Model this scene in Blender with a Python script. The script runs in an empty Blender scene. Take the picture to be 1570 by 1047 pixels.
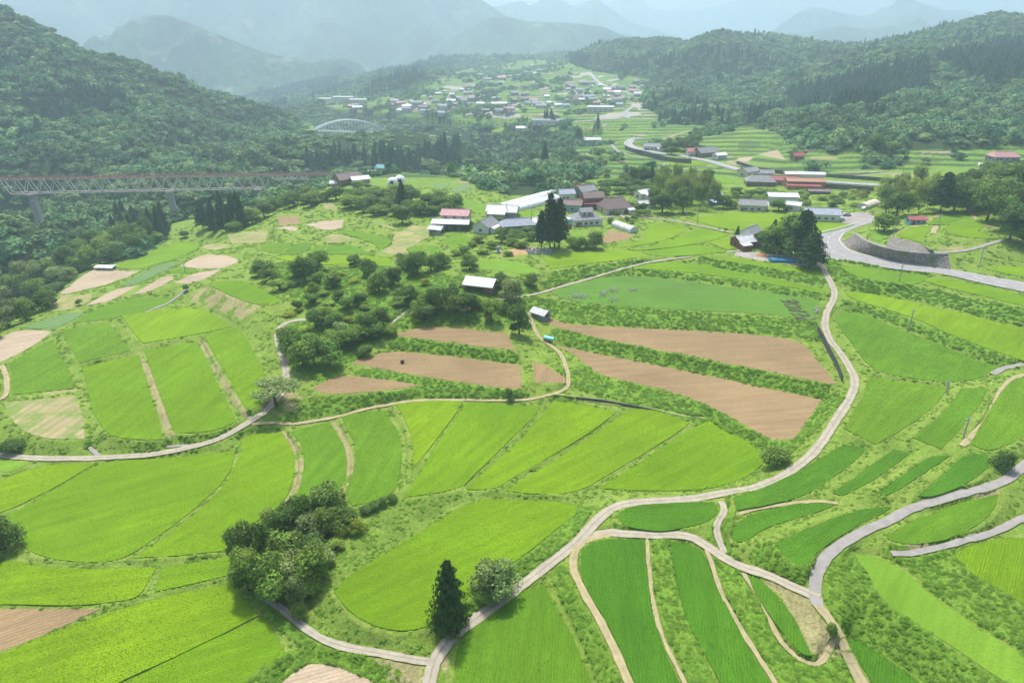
import bpy, math, random
import numpy as np
from mathutils import Vector, Matrix
random.seed(7); RNG = np.random.default_rng(11)
scene = bpy.context.scene
# ------------------------------------------------------------------ camera
FPX, CX0, CY0 = 1047.0, 785.0, 523.5        # focal length and centre in photograph pixels
CAMZ = 100.0
PITCH = math.atan((CY0 - 50.0) / FPX)
cam_d = bpy.data.cameras.new("camera"); cam = bpy.data.objects.new("camera", cam_d)
scene.collection.objects.link(cam); scene.camera = cam
cam_d.sensor_width = 36; cam_d.lens = 36 * FPX / 1570.0
cam_d.clip_start = 1; cam_d.clip_end = 40000
cam.location = (0, 0, CAMZ); cam.rotation_euler = (math.pi / 2 - PITCH, 0, 0)
# ------------------------------------------------------------------ sky, sun, exposure
SUN_EL, SUN_AZ = math.radians(62), math.radians(-14)     # azimuth clockwise from +Y (view direction)
world = bpy.data.worlds.new("World"); scene.world = world; world.use_nodes = True
wn = world.node_tree.nodes; wl = world.node_tree.links
sky = wn.new("ShaderNodeTexSky"); sky.sky_type = 'NISHITA'; sky.sun_disc = False
sky.sun_elevation = SUN_EL; sky.sun_rotation = SUN_AZ; sky.dust_density = 5.0; sky.air_density = 1.0
sky.altitude = 300
wl.new(sky.outputs[0], wn["Background"].inputs[0]); wn["Background"].inputs[1].default_value = 0.15
sun_d = bpy.data.lights.new("sun", 'SUN'); sun = bpy.data.objects.new("sun", sun_d)
scene.collection.objects.link(sun)
sun_d.energy = 4.0; sun_d.angle = math.radians(4); sun_d.color = (1.0, 0.975, 0.92)
sdir = Vector((math.sin(SUN_AZ) * math.cos(SUN_EL), math.cos(SUN_AZ) * math.cos(SUN_EL), math.sin(SUN_EL)))
sun.rotation_euler = sdir.to_track_quat('Z', 'Y').to_euler(); sun.location = (0, 0, 900)
vs = scene.view_settings; vs.view_transform = 'Standard'; vs.look = 'None'; vs.gamma = 1; vs.exposure = 0.25
HAZE_DENSITY = 0.00029
cy = scene.cycles
cy.max_bounces = 6; cy.diffuse_bounces = 2; cy.glossy_bounces = 1; cy.transmission_bounces = 2
cy.volume_bounces = 4; cy.transparent_max_bounces = 4; cy.use_denoising = True
cy.use_adaptive_sampling = True; cy.adaptive_threshold = 0.02
COL = scene.collection
# ------------------------------------------------------------------ picture <-> world
sP, cP = math.sin(PITCH), math.cos(PITCH)
def ray(px, py):
    cx = (np.asarray(px, float) - CX0) / FPX; c = (CY0 - np.asarray(py, float)) / FPX
    return cx, cP + sP * c, -sP + cP * c
def at_z(px, py, z):
    dx, dy, dz = ray(px, py); t = (z - CAMZ) / dz
    return dx * t, dy * t
def at_Y(px, py, Y):
    dx, dy, dz = ray(px, py); t = Y / dy
    return dx * t, Y + 0 * t, CAMZ + dz * t
def depth_of(Y, z): return Y * cP + (CAMZ - z) * sP
def to_px(X, Y, Z):
    d = Y * cP - (Z - CAMZ) * sP; u = Y * sP + (Z - CAMZ) * cP
    return CX0 + FPX * X / d, CY0 - FPX * u / d
# ------------------------------------------------------------------ value noise
_perm = np.random.default_rng(3).random(65536).astype(np.float32)
def vnoise(x, y, seed=0):
    xi = np.floor(x).astype(np.int64); yi = np.floor(y).astype(np.int64)
    fx = x - xi; fy = y - yi; fx = fx * fx * (3 - 2 * fx); fy = fy * fy * (3 - 2 * fy)
    def h(a, b): return _perm[((a * 374761393 + b * 668265263 + seed * 974711) >> 3) & 65535]
    return (h(xi, yi) * (1 - fx) + h(xi + 1, yi) * fx) * (1 - fy) + (h(xi, yi + 1) * (1 - fx) + h(xi + 1, yi + 1) * fx) * fy
def fbm(x, y, o=4, seed=0):
    s = 0; a = 0.5; n = 0
    for k in range(o):
        s = s + a * vnoise(x, y, seed + k * 17); n += a; a *= 0.5; x = x * 2.03 + 11.3; y = y * 2.03 + 5.7
    return s / n
# ------------------------------------------------------------------ shape of the land: control points
CPZ = """0,1047,2 400,1047,1 785,1047,0 1200,1047,3.5 1370,1035,5.2 1570,1047,7 0,900,4 200,900,4 400,930,3 650,1000,1 600,880,4 850,900,1
1050,900,0 1240,900,3 1300,960,6 1400,900,7 1570,880,9 1450,960,6.5 1000,820,3 1100,770,4 1250,800,3 1400,780,5 1560,700,9 0,760,6 200,780,5
400,740,6 550,700,6.5 750,700,6 950,700,6 1100,700,5.5 700,800,5 900,760,4.5 0,690,7 150,620,8 300,600,8.5 380,560,9 250,490,10
100,540,8 20,570,7 430,640,8 600,640,8 800,630,8 1000,640,8 1180,700,7.5 600,590,11 800,570,11 1000,560,11 1220,620,11 1250,520,12
700,520,13 950,510,12.5 550,480,15 650,440,17 500,430,15 750,450,15.5 820,460,14.5 1000,450,14 1200,450,13.5 1350,620,10 1450,560,11
1560,620,9.5 1350,500,13 1500,520,13 1400,450,14.5 1560,460,15 1300,385,16 1500,428,16 1100,385,15 950,390,15 1100,340,15 1250,345,16
1400,366,20.5 1480,345,22 1540,360,24 1560,400,19 900,335,15 750,360,15 690,350,15 600,380,12 450,370,10 350,380,8 250,420,7 300,392,6
120,450,6 30,510,6 0,530,5 620,330,14 540,282,12 600,272,12 640,266,12 560,269,11 690,276,13 760,292,13 725,284,13 530,274,10 610,264,10 700,290,14 830,300,15 480,300,7 600,240,-5 500,240,-20 800,240,0 700,220,-6 900,260,8
850,230,0 960,215,5 1050,215,8 1070,240,10 1150,230,12 1250,240,16 1160,200,20 1400,240,20 1540,235,22 1300,290,14 1180,275,13
1050,262,11 1380,285,15 1450,290,20 650,180,-15 750,180,-10 850,190,-5 900,170,0 980,180,4 700,140,-4 850,140,4 640,150,-3 500,162,-20
1000,176,7 1200,203,24 1350,215,26 1550,215,28 -100,1047,2 1670,1047,3 -100,760,6 1670,700,9 -100,560,4 1670,500,14 1670,300,30""".split()
CPY = """550,226,760 620,224,800 560,165,1260 600,120,1600 0,320,395 60,352,385 256,340,455 42,338,440 300,330,470 150,345,470 120,405,378 0,250,600 0,180,680 0,100,760 0,24,860 60,46,870
100,66,880 150,98,880 200,112,880 265,113,900 330,162,920 370,175,930 420,175,950 470,194,955 500,219,960 100,250,600 250,250,620
400,250,640 200,180,740 300,230,700 350,200,800 450,230,720 100,150,760 150,352,470 300,300,520 400,290,560 -120,20,840 -120,200,680
1570,150,720 1570,90,900 1570,24,1250 1500,39,1230 1400,150,820 1400,100,1000 1400,62,1250 1330,64,1300 1250,150,900 1250,62,1350 1200,72,1400 1290,72,1330
1250,100,1150 1150,66,1450 1100,49,1450 1100,120,1150 1045,82,1500 1000,76,1650 960,64,1700 920,74,1750 880,98,1750 930,112,1500
1000,112,1350 1000,142,1230 1150,160,930 780,112,1900 820,95,2050 700,118,1900 640,118,1750 1700,60,1200 1480,190,640""".split()
CPW = [(-262,300,-48),(-300,420,-70),(-232,480,-75),(-180,560,-78),(-100,640,-82),(0,720,-72),(-180,1010,-105),(-60,860,-95),
 (-420,560,-60),(-560,1150,-50),(-300,1150,-20),(-760,1200,10),(-150,1150,-60),(900,1700,60),(600,1800,55),(300,2050,30),(200,2300,20),
 (1200,1600,90),(-400,1500,-60),(-700,1700,-100),(-1100,1700,-60),(-300,1900,0),(-100,2300,40),(-900,2300,-100),(-2000,2400,-80),
 (0,2500,30),(700,2500,30),(1600,2400,60),(2600,2400,60),(-330,250,-30),(-420,330,-40),(-500,420,-20)]
P = []
for s in CPZ:
    a, b, z = map(float, s.split(',')); x, y = at_z(a, b, z); P.append((x, y, z))
for s in CPY:
    a, b, Y = map(float, s.split(',')); x, y, z = at_Y(a, b, Y); P.append((float(x), float(y), float(z)))
P += CPW
P = np.array(P, float)
def _k(d): return d
_A = np.sqrt(((P[:, None, :2] - P[None, :, :2]) ** 2).sum(2)) + np.eye(len(P)) * -1.5
_M = np.zeros((len(P) + 3, len(P) + 3)); _M[:len(P), :len(P)] = _A
_M[:len(P), -3:] = np.c_[np.ones(len(P)), P[:, :2]]; _M[-3:, :len(P)] = _M[:len(P), -3:].T
_W = np.linalg.solve(_M, np.r_[P[:, 2], 0, 0, 0])
def base_at(X, Y):
    X = np.asarray(X, float); Y = np.asarray(Y, float); out = np.zeros(X.shape).ravel(); xf, yf = X.ravel(), Y.ravel()
    for s in range(0, len(xf), 20000):
        d = np.sqrt((xf[s:s+20000, None] - P[:, 0]) ** 2 + (yf[s:s+20000, None] - P[:, 1]) ** 2)
        out[s:s+20000] = d @ _W[:len(P)] + _W[-3] + _W[-2] * xf[s:s+20000] + _W[-1] * yf[s:s+20000]
    return out.reshape(X.shape)
NX, NY = 1300, 960
Y0, Y1, U0, U1 = 62.0, 2500.0, -1.25, 1.25
DL = math.log(Y1 / Y0) / (NY - 1); DU = (U1 - U0) / (NX - 1)
gy = Y0 * np.exp(np.arange(NY) * DL); gu = U0 + np.arange(NX) * DU
GX = gu[None, :] * gy[:, None]; GY = np.repeat(gy[:, None], NX, 1)
def gidx(X, Y): return (np.log(np.maximum(Y, 1) / Y0) / DL, (X / Y - U0) / DU)
def samp(F, X, Y):
    i, j = gidx(np.asarray(X, float), np.asarray(Y, float))
    i = np.clip(i, 0, NY - 1.001); j = np.clip(j, 0, NX - 1.001); a = i.astype(int); b = j.astype(int); p = i - a; q = j - b
    return (F[a, b] * (1 - q) + F[a, b+1] * q) * (1 - p) + (F[a+1, b] * (1 - q) + F[a+1, b+1] * q) * p
ci = np.linspace(0, NY - 1, 241); cj = np.linspace(0, NX - 1, 261)
cY = Y0 * np.exp(ci * DL)[:, None] + 0 * cj[None]; cX = (U0 + cj * DU)[None] * cY
cB = base_at(cX, cY)
for _ in range(2):
    q = np.pad(cB, 1, 'edge'); cB = (q[:-2,1:-1]+q[2:,1:-1]+q[1:-1,:-2]+q[1:-1,2:]+4*cB)/8
def up(C):
    t = np.array([np.interp(np.arange(NX), cj, r) for r in C]); return np.array([np.interp(np.arange(NY), ci, c) for c in t.T]).T
B = up(cB)
hillm = np.clip((GY - 480) / 200, 0, 1)
PXG, PYG = to_px(GX, GY, B)
def pip(xs, ys, poly):
    ins = np.zeros(xs.shape, bool); n = len(poly)
    for k in range(n):
        x1, y1 = poly[k]; x2, y2 = poly[(k + 1) % n]
        if y1 == y2: continue
        c = ((y1 > ys) != (y2 > ys)) & (xs < (x2 - x1) * (ys - y1) / (y2 - y1) + x1); ins ^= c
    return ins
def pxmask(poly):
    p = np.array(poly, float); m = np.zeros(GX.shape, bool)
    bb = (PXG > p[:,0].min()) & (PXG < p[:,0].max()) & (PYG > p[:,1].min()) & (PYG < p[:,1].max())
    m[bb] = pip(PXG[bb], PYG[bb], [tuple(q) for q in p]); return m
def pts(s): return [tuple(float(v) for v in q.split(',')) for q in s.split()]
OPEN_NEAR = pts("-400,560 -80,535 0,500 80,455 150,412 210,400 258,352 262,338 300,330 420,322 480,285 520,262 640,258 700,272 780,300 870,298 930,250 880,232 900,205 960,210 1010,190 1180,195 1230,225 1330,235 1570,222 1750,222 2100,400 2300,1400 -900,1400")
OPEN_VILLAGE = pts("560,150 640,140 690,112 760,98 850,88 905,108 1000,122 985,160 1010,178 1010,200 950,212 890,200 800,210 740,205 690,195 640,186 600,178 480,163 485,148")
m_near = pxmask(OPEN_NEAR); m_vil = pxmask(OPEN_VILLAGE) & (GY > 800)
m_vil |= (pxmask(pts("722,222 765,215 800,220 778,232 735,234")) | pxmask(pts("845,200 900,196 900,214 850,212")) | pxmask(pts("640,192 700,198 735,206 700,212 650,204"))) & (GY > 560)
_gs = np.hypot(np.gradient(B, axis=0) / (GY * DL), np.gradient(B, axis=1) / (GY * DU))
m_near &= ~((_gs > .42) & (GY > 300) & (GX < -60) & (PXG > 235) & (PYG < 352))
FOREST = ~(m_near | m_vil)
# hills get gullies
gn = fbm(GX / 170 + 3, GY / 170, 4, 5); B = B + hillm * FOREST * (gn - 0.5) * 58
gn2 = fbm(GX / 60, GY / 60, 3, 9); B = B + (GY > 400) * (gn2 - 0.5) * 5 * FOREST
# stepped terraces in the mid distance
MIDT = (m_near & (GY > 455)) | m_vil
st = np.where(GY > 900, 3.0, 2.0)
q = np.where(GY > 900, B * .5 + GY * .05, B * .3 + GY * .055 + GX * .008) / np.where(GY > 900, 2.0, 1.35) + 1.5 * fbm(GX / 80, GY / 60, 3, 21); fr = q - np.floor(q)
TERR = np.where(fr < 0.72, 0.0, (fr - 0.72) / 0.28)
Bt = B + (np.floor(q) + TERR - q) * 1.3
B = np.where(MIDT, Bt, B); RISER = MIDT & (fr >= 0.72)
def hit(px, py, F):
    """first point of the surface F seen through a picture point"""
    px = np.atleast_1d(np.asarray(px, float)); py = np.atleast_1d(np.asarray(py, float))
    dx, dy, dz = ray(px, py); Ys = Y0 * np.exp(np.linspace(0, (NY - 1) * DL, 1500))
    X = dx[:, None] / dy[:, None] * Ys; Z = CAMZ + dz[:, None] / dy[:, None] * Ys
    d = Z - samp(F, X, np.broadcast_to(Ys, X.shape)); neg = d <= 0
    k = np.where(neg.any(1), neg.argmax(1), len(Ys) - 1); k = np.maximum(k, 1); r = np.arange(len(px))
    d0, d1 = d[r, k-1], d[r, k]; f = np.clip(d0 / np.where(d0 - d1 == 0, 1, d0 - d1), 0, 1)
    Y = Ys[k-1] * (1 - f) + Ys[k] * f
    return dx / dy * Y, Y, CAMZ + dz / dy * Y
def rast(poly):
    """grid cells inside a world polygon"""
    p = np.array(poly, float); i, j = gidx(p[:, 0], p[:, 1])
    i0, i1 = int(max(0, i.min())), int(min(NY, i.max() + 2)); j0, j1 = int(max(0, j.min())), int(min(NX, j.max() + 2))
    if i1 <= i0 or j1 <= j0: return None
    jj, ii = np.meshgrid(np.arange(j0, j1), np.arange(i0, i1))
    return (slice(i0, i1), slice(j0, j1)), pip(jj.astype(float), ii.astype(float), list(zip(j, i)))
def smooth_poly(p, closed=True, it=2):
    p = [np.array(q, float) for q in p]
    for _ in range(it):
        n = len(p); o = []
        for k in range(n):
            if not closed and k in (0, n - 1): o.append(p[k]); continue
            a, b, c = p[k-1], p[k], p[(k+1) % n]; u, v = b - a, c - b
            cs = float(u @ v) / (np.linalg.norm(u) * np.linalg.norm(v) + 1e-9)
            if cs < 0.62 and _ == 0 or cs < 0.8 and _ > 0: o.append(b)
            else: o += [b - u * .25, b + v * .25]
        p = o
    return p
# ------------------------------------------------------------------ fields (picture outlines, kind, row direction in degrees)
# kinds: y bright rice, g green rice, d deep green rice, m meadow, r rough green, b ploughed brown, l light ploughed, s stubble, v vegetables
FIELDS = """g 80|13,557 52,534 81,521 95,548 111,579 113,595 17,605 19,579
s 80|6,617 77,610 116,606 129,644 129,672 72,673 34,661 15,639
y 80|125,563 214,543 222,577 248,664 249,673 219,674 175,670 160,659 139,626 134,592
y 80|221,537 302,524 317,554 343,610 362,646 328,661 267,664 255,631 237,582
y 70|313,513 358,501 371,510 387,535 400,560 410,580 408,612 398,624 377,628 352,580 330,545
g 80|94,506 165,495 180,512 200,537 122,556 104,528
y 80|187,484 245,475 290,470 325,480 356,500 300,513 219,526 200,505
g 30|111,495 144,474 191,459 232,455 263,457 260,464 224,478 168,489
y 60|320,436 347,430 375,432 396,439 430,459 426,465 393,467 370,460 340,447
y 30|175,410 227,386 273,370 307,371 302,386 271,400 240,403 214,414
l 30|90,451 134,417 150,414 212,416 168,440 144,451
s 30|80,453 144,451 137,463 108,475 75,477
l 30|132,468 180,441 209,439 165,464
l 30|204,451 253,422 271,425 232,447
l 30|276,408 310,389 355,393 368,400 343,412 299,412
l 30|268,433 302,417 340,413 315,428 289,436
v 30|186,438 242,404 279,403 206,438
g 30|255,419 279,410 305,415 284,420
v 30|28,502 108,478 132,479 85,506
l 30|0,518 28,505 80,508 52,530 0,556 -60,580 -60,535
s 30|309,379 322,373 358,376 325,386
s 0|349,360 410,352 408,373 356,374
g 10|403,373 448,372 439,384 421,389 398,383
g 10|453,372 480,373 465,389 429,391
g 10|485,375 501,377 490,386 470,391
y 10|418,393 501,392 568,392 601,397 599,408 503,407 436,399
g 10|503,376 537,375 558,384 568,390 498,389
g 10|516,355 545,352 581,363 601,368 601,373 583,384 576,376 558,367
s 10|497,363 514,358 550,367 540,371 501,373
s 60|582,386 601,376 604,357 622,354 627,345 666,349 663,361 638,373 622,391 604,391
b 10|424,332 457,332 460,344 429,346
l 10|467,344 493,339 527,337 524,350 501,354
l 10|422,350 442,346 457,350 454,355
s 10|493,313 511,312 519,322 501,323
s 10|570,341 578,340 609,350 606,353
g 80|623,380 648,376 656,391 630,393
g 80|653,376 668,376 681,389 661,393
g 40|679,368 699,355 733,371 715,379 702,374 699,389 692,384
v 55|663,283 694,281 676,292
v 55|687,293 710,281 728,285 705,297
m 20|699,301 723,306 747,315 743,327 699,324
m 0|735,399 780,399 800,403 822,412 828,419 806,422 780,417 733,412
b 5|604,514 640,503 674,500 777,511 790,536 740,532 650,519
b 8|535,555 555,551 596,537 690,546 798,560 800,595 793,597 700,585 620,572 565,562
b 8|480,595 501,582 527,575 600,582 645,590 604,597 501,606
b 80|818,554 832,559 865,575 868,587 819,586
b 5|829,490 845,487 868,498 960,502 1100,509 1180,515 1229,524 1252,550 1283,588 1265,588 1180,569 1053,546 924,520 870,508
b 8|846,529 875,534 924,543 1038,565 1180,596 1262,612 1245,636 1216,675 1183,675 1170,668 1102,631 1053,608 960,584 912,573 896,556 878,541
y 60|607,619 668,613 710,615 692,644 638,713 632,714 634,688 627,652
y 60|716,617 760,618 829,624 814,644 780,675 725,729 705,750 617,762 640,730 671,677
y 40|848,615 884,618 945,631 904,664 780,737 758,750 715,750 745,720 790,682 820,650
y 35|966,626 1002,627 1058,648 1025,672 935,726 880,757 820,757 775,752 883,685 935,649
y 35|1087,645 1115,662 1162,684 1169,711 1141,734 1089,749 1012,753 919,748 986,706 1058,657
g 80|524,639 555,630 591,631 612,664 617,695 612,734 604,755 575,768 540,775 530,757 545,716 545,685 537,664
g 75|445,662 506,646 527,680 533,706 529,737 510,765 454,761 466,730 466,692 460,676
y 50|372,672 395,665 432,663 447,685 452,716 447,745 437,768 400,795 365,815 357,842 290,850 206,855 250,825 305,783 345,745 365,705
y 30|168,705 258,703 358,691 358,712 340,742 298,780 245,820 190,857 140,862 75,857 28,835 12,790 60,765 130,722
y 30|62,711 144,711 98,739 39,770 0,786 -70,800 -70,750 0,738
m 30|-40,705 0,704 46,709 18,724 0,722 -40,725
y 10|10,857 51,867 127,872 240,869 219,908 199,920 115,928 0,925 -80,925 -80,880 0,866
y 10|250,869 354,854 362,879 237,907
b 30|0,933 153,933 102,958 0,999 -90,1030 -90,933
y 25|0,1003 102,961 217,921 352,894 370,915 395,943 306,989 176,1047 80,1100 -120,1100 -120,1050
y 25|189,1047 268,1007 390,950 408,946 438,1004 390,1031 340,1075 300,1100 90,1100
l 20|428,1047 466,1017 505,1016 543,1032 581,1047 620,1085 390,1085
y 35|512,907 533,882 619,831 684,788 733,765 790,766 850,768 885,774 885,786 856,808 816,841 780,867 735,900 700,930 678,946 665,956 640,964 607,967 568,957 533,935
g 85|780,917 813,900 834,894 854,933 882,984 907,1047 925,1095 690,1095 697,1047 701,996 711,969 742,948
d 85|892,841 923,825 989,826 991,882 1004,953 1017,992 1042,1047 1065,1095 1000,1095 974,1047 943,976 902,907 890,882
d 80|1029,831 1050,832 1080,846 1099,897 1137,974 1180,1045 1210,1095 1130,1095 1106,1047 1068,979 1048,938 1035,890
d 70|1147,881 1170,890 1201,923 1221,953 1245,1004 1231,1004 1201,971 1170,928 1152,898
d 60|1297,981 1313,980 1348,1002 1407,1045 1450,1085 1360,1085 1338,1047
d 5|946,790 962,777 1000,771 1095,769 1103,785 1085,800 1035,812 1000,814 955,806
d 35|1125,762 1160,752 1230,720 1290,682 1310,682 1330,689 1300,715 1237,760 1170,775 1130,782
d 40|1371,688 1394,695 1350,729 1294,761 1276,755 1314,729
d 40|1428,698 1456,698 1428,718 1361,761 1343,757 1389,724
d 40|1474,698 1516,695 1516,716 1479,744 1428,762 1407,760 1448,726
d 25|1120,815 1137,795 1180,780 1240,768 1281,773 1262,782 1215,796 1170,810 1142,831 1125,829
d 35|1185,831 1210,822 1272,795 1320,780 1366,776 1360,783 1320,803 1290,820 1255,842 1235,868 1215,865
g 30|1359,824 1379,808 1438,783 1480,768 1530,757 1528,775 1502,803 1458,826 1400,835 1374,831
m 50|1310,849 1348,854 1387,874 1415,902 1476,948 1570,1004 1660,1060 1660,1110 1600,1080 1537,1043 1463,992 1387,946 1348,915 1333,887
y 50|1461,849 1501,831 1570,823 1660,823 1660,985 1570,930 1527,902 1489,879
g 45|1487,680 1510,640 1531,605 1552,581 1570,577 1640,577 1640,640 1560,675 1518,693
g 45|1400,670 1454,628 1474,595 1516,595 1503,618 1467,664 1443,688
g 45|1332,578 1449,593 1448,605 1418,636 1363,670 1343,681 1296,657 1314,623 1325,605
g 45|1281,482 1300,476 1330,484 1382,507 1423,520 1487,548 1540,566 1500,580 1461,586 1400,580 1337,569 1302,520 1284,498
y 45|1294,446 1340,450 1402,464 1500,486 1570,505 1650,525 1650,580 1570,553 1474,520 1402,487 1340,468 1305,458
y 10|1415,430 1443,425 1520,441 1590,457 1650,470 1650,490 1570,469 1505,453 1440,438
g 10|1280,405 1310,409 1376,415 1428,423 1407,438 1350,433 1304,422
y 20|1374,360 1394,348 1436,348 1420,358 1412,372
g 20|1423,344 1443,327 1485,326 1490,337 1454,345
y 20|1446,350 1461,341 1503,335 1510,345 1500,355 1531,366 1480,364 1454,358
m 20|1335,355 1366,355 1350,371 1335,366
y 0|1513,413 1531,407 1570,410 1650,416 1650,434 1570,425
g 0|1549,397 1575,397 1650,402 1650,409 1575,404
y 0|1053,333 1123,326 1170,328 1214,328 1240,335 1309,344 1294,350 1252,361 1180,354 1125,353 1070,341
y 25|927,379 986,368 994,343 1017,341 1058,348 1053,355 1012,371 960,379
y 25|965,383 1015,373 1060,355 1070,349 1120,359 1090,370 1040,378 985,384
y 10|984,386 1077,373 1115,386 1060,392 1002,393
y 25|1086,372 1118,361 1128,381 1116,384
y 10|832,394 924,381 970,383 994,393 920,402 844,412
y 5|968,411 1002,402 1061,403 1170,422 1268,445 1265,450 1170,433 1060,417
r 5|845,449 883,433 960,420 1060,432 1170,447 1257,461 1248,490 1170,481 1060,475 935,469 870,461
y 5|1077,391 1170,401 1255,417 1262,424 1170,409 1090,398
y 10|787,324 820,323 818,335 800,334
m 10|862,355 896,353 900,363 865,362
b 10|924,366 935,352 973,361 960,368 927,373
y 0|1036,271 1110,269 1126,280 1118,283 1060,273
y 0|1074,281 1100,281 1115,288 1090,287
y 0|1124,246 1170,256 1165,261 1130,252
l 0|1130,243 1155,240 1150,247 1135,248
l 0|1162,237 1192,230 1204,245 1190,243
s 0|1242,240 1284,240 1284,245 1242,245
y 0|1025,247 1085,250 1083,255 1029,254
y 0|755,199 778,195 773,202 758,203
y 0|1175,388 1175,388.5 1176,389""".split('\n')[:-1]
# roads: kind, width m | picture points
ROADS = """t 2.7|655,1100 656,1047 668,1000 690,975 740,942 790,905 840,868 890,825 925,785 955,770 1000,767 1095,763 1130,752 1170,742 1203,729 1242,700 1263,675 1283,641 1309,602 1312,579 1291,543 1269,520 1263,484 1278,461 1281,448 1268,420 1253,396
t 1.9|668,1012 655,1011 620,1006 568,999 505,989 474,969 441,938 418,923 398,908
t 2.6|893,826 923,811 960,817 997,820 1055,816 1076,836 1111,854 1137,872 1180,880 1203,892 1229,902 1250,912 1256,916
c 2.5|1253,930 1249,915 1249,890 1257,862 1275,844 1297,828 1328,813 1364,798 1402,775 1454,760 1505,750 1541,739 1572,711 1640,660
w 2.2|1252,926 1262,945 1274,965 1282,985 1298,1012 1322,1050 1348,1100
w 1.7|935,817 915,818 890,828 877,846 879,874 895,907 923,953 943,997 966,1047 985,1095
w 0.8|992,826 997,900 1009,963 1035,1017 1052,1050 1072,1095
w 1.0|1083,845 1101,902 1137,966 1180,1032 1215,1090
w 1.1|1139,877 1180,943 1195,979 1221,1009 1257,1018 1280,985
c 1.8|1366,849 1399,846 1425,840 1476,828 1527,817 1552,800 1600,785
t 2.5|-80,690 0,697 39,702 155,702 232,698 297,686 348,667 387,646 405,631 424,612 439,595 440,574 434,546 424,520 429,500 442,491 475,489
w 1.5|388,655 452,649 506,642 545,631 609,615 668,612 740,614 806,613 847,607 865,600 873,588 870,566 860,543 842,530 826,517 817,500 811,479
m 0.7|847,608 883,612 924,618 1002,626 1038,635 1082,641
t 1.9|690,470 740,462 780,457 819,452 857,440 904,428 966,407 999,402 1064,391 1136,384 1150,380
t 2.2|850,333 920,333 955,331 1022,336 1064,344 1123,357
w 1.5|948,322 952,330 960,336
c 1.4|222,479 227,477 266,464 278,450 286,443
c 1.5|60,462 75,453 116,428 150,412
w 1.6|3,560 10,575 12,600 5,612 -30,616
c 2.3|1310,357 1322,366 1345,376 1380,383 1420,387 1452,388 1490,383 1515,374 1538,368
c 1.2|135,680 142,686 155,702
c 1.2|253,679 288,680
c 1.2|381,634 384,643 393,648
w 2.5|1430,358 1440,334 1446,328
w 2.0|1487,326 1497,336 1505,345 1550,354
w 1.6|1474,683 1490,667 1515,645 1528,612 1540,590 1555,578 1572,574
w 1.0|1130,788 1140,782 1160,778 1262,765 1285,772
t 1.6|1105,770 1115,790 1095,800 1098,818 1112,845
c 2.0|1520,577 1540,568 1600,540
w 1.6|700,478 760,470 790,462
t 1.2|600,497 620,478 640,468""".split('\n')
# ground colours painted by outline or by line: code, half width m (0 = outline)
ZONES = """L 3.2|846,512 930,531 1050,556 1170,583 1270,602
L 5.5|876,565 905,590 960,600 1040,620 1100,645 1150,675 1180,695
L 0|815,458 870,463 1060,478 1250,493 1256,522 1180,512 960,500 870,495 830,480
L 2.2|900,425 960,414 1060,425 1170,440 1258,456
L 3|1070,398 1170,414 1262,434
L 0|830,435 850,417 920,407 990,396 996,402 904,426 857,438 838,445
L 0|598,520 650,522 790,540 797,556 690,543 598,534
L 0|555,566 620,575 700,588 793,600 812,606 780,611 668,609 605,612 545,627 506,638 440,652 428,640 480,612 505,608 604,600 645,592 600,583 540,575
L 4.5|1262,402 1300,432 1400,448 1500,472 1650,505
L 2|1290,465 1340,477 1400,500 1480,532 1560,565
L 2.5|1262,395 1320,403 1430,420
L 0|1268,860 1300,842 1335,890 1350,920 1400,955 1460,997 1540,1047 1600,1095 1460,1095 1380,1035 1330,990 1290,965 1262,915
L 0|1350,842 1460,842 1490,882 1530,905 1660,985 1660,1060 1570,1000 1480,945 1420,900 1390,870
L 0|848,890 862,866 876,890 905,950 930,1000 960,1095 930,1095 905,1015 885,970 862,920
L 0|1002,828 1025,828 1035,890 1050,945 1070,990 1120,1095 1070,1095 1045,1015 1015,960 1003,900
L 0|1092,853 1130,868 1150,905 1170,940 1200,985 1215,1012 1250,1022 1285,995 1350,1095 1225,1095 1160,1000 1120,930 1103,890
L 2|700,958 740,925 790,885 840,845 885,800 900,778
G 0|610,775 650,760 720,755 730,762 680,785 620,828 530,880 505,910 530,945 570,970 610,985 560,990 500,965 470,920 470,880 500,850 560,800
L 0|390,400 500,410 600,410 700,425 820,425 830,480 795,500 700,498 600,505 560,540 500,590 440,560 425,510 480,480 430,440
L 2.5|1185,833 1160,860 1200,882 1235,888
L 0|1105,775 1128,788 1115,835 1140,860 1100,850 1080,830 1085,815
L 2|420,930 450,965 520,1000 600,1015
L 2|390,1060 440,1010 500,1005 560,1025 620,1060
L 3|1190,690 1240,650 1290,605
D 0|284,459 317,438 340,447 370,461 400,469 372,490 340,478
D 0|395,600 440,600 478,607 450,632 415,645 400,640
D 0.9|432,663 455,690 462,716 455,745 440,772
D 0.9|510,648 530,680 538,712 530,755
D 0.9|210,543 232,580 252,640 264,670
D 0.7|308,522 345,590 378,640
D 0|1147,880 1170,882 1230,905 1275,960 1300,1000 1260,1020 1235,1008 1245,1004 1221,953 1195,910
D 0|565,1003 650,1010 645,1047 600,1060 590,1030
D 0.8|670,1095 680,1010 705,965 760,935 810,897
D 0.7|0,610 60,606 118,597
D 1.2|1370,362 1400,347 1440,330 1450,322
D 1.5|1395,375 1440,382 1480,380
D 0.9|1420,810 1480,770 1530,750
D 0.9|1365,820 1380,835 1430,840
D 1.2|1290,365 1300,385 1340,399 1400,408 1470,420
S 0|1130,386 1180,388 1260,402 1255,410 1180,402 1125,392
S 0|1285,328 1330,325 1345,335 1320,346 1290,343
W 0|780,383 800,378 825,381 822,388 790,392 766,390""".split('\n')
def parse(line):
    h, p = line.split('|'); h = h.split(); return h[0], float(h[1]), pts(p)
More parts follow.
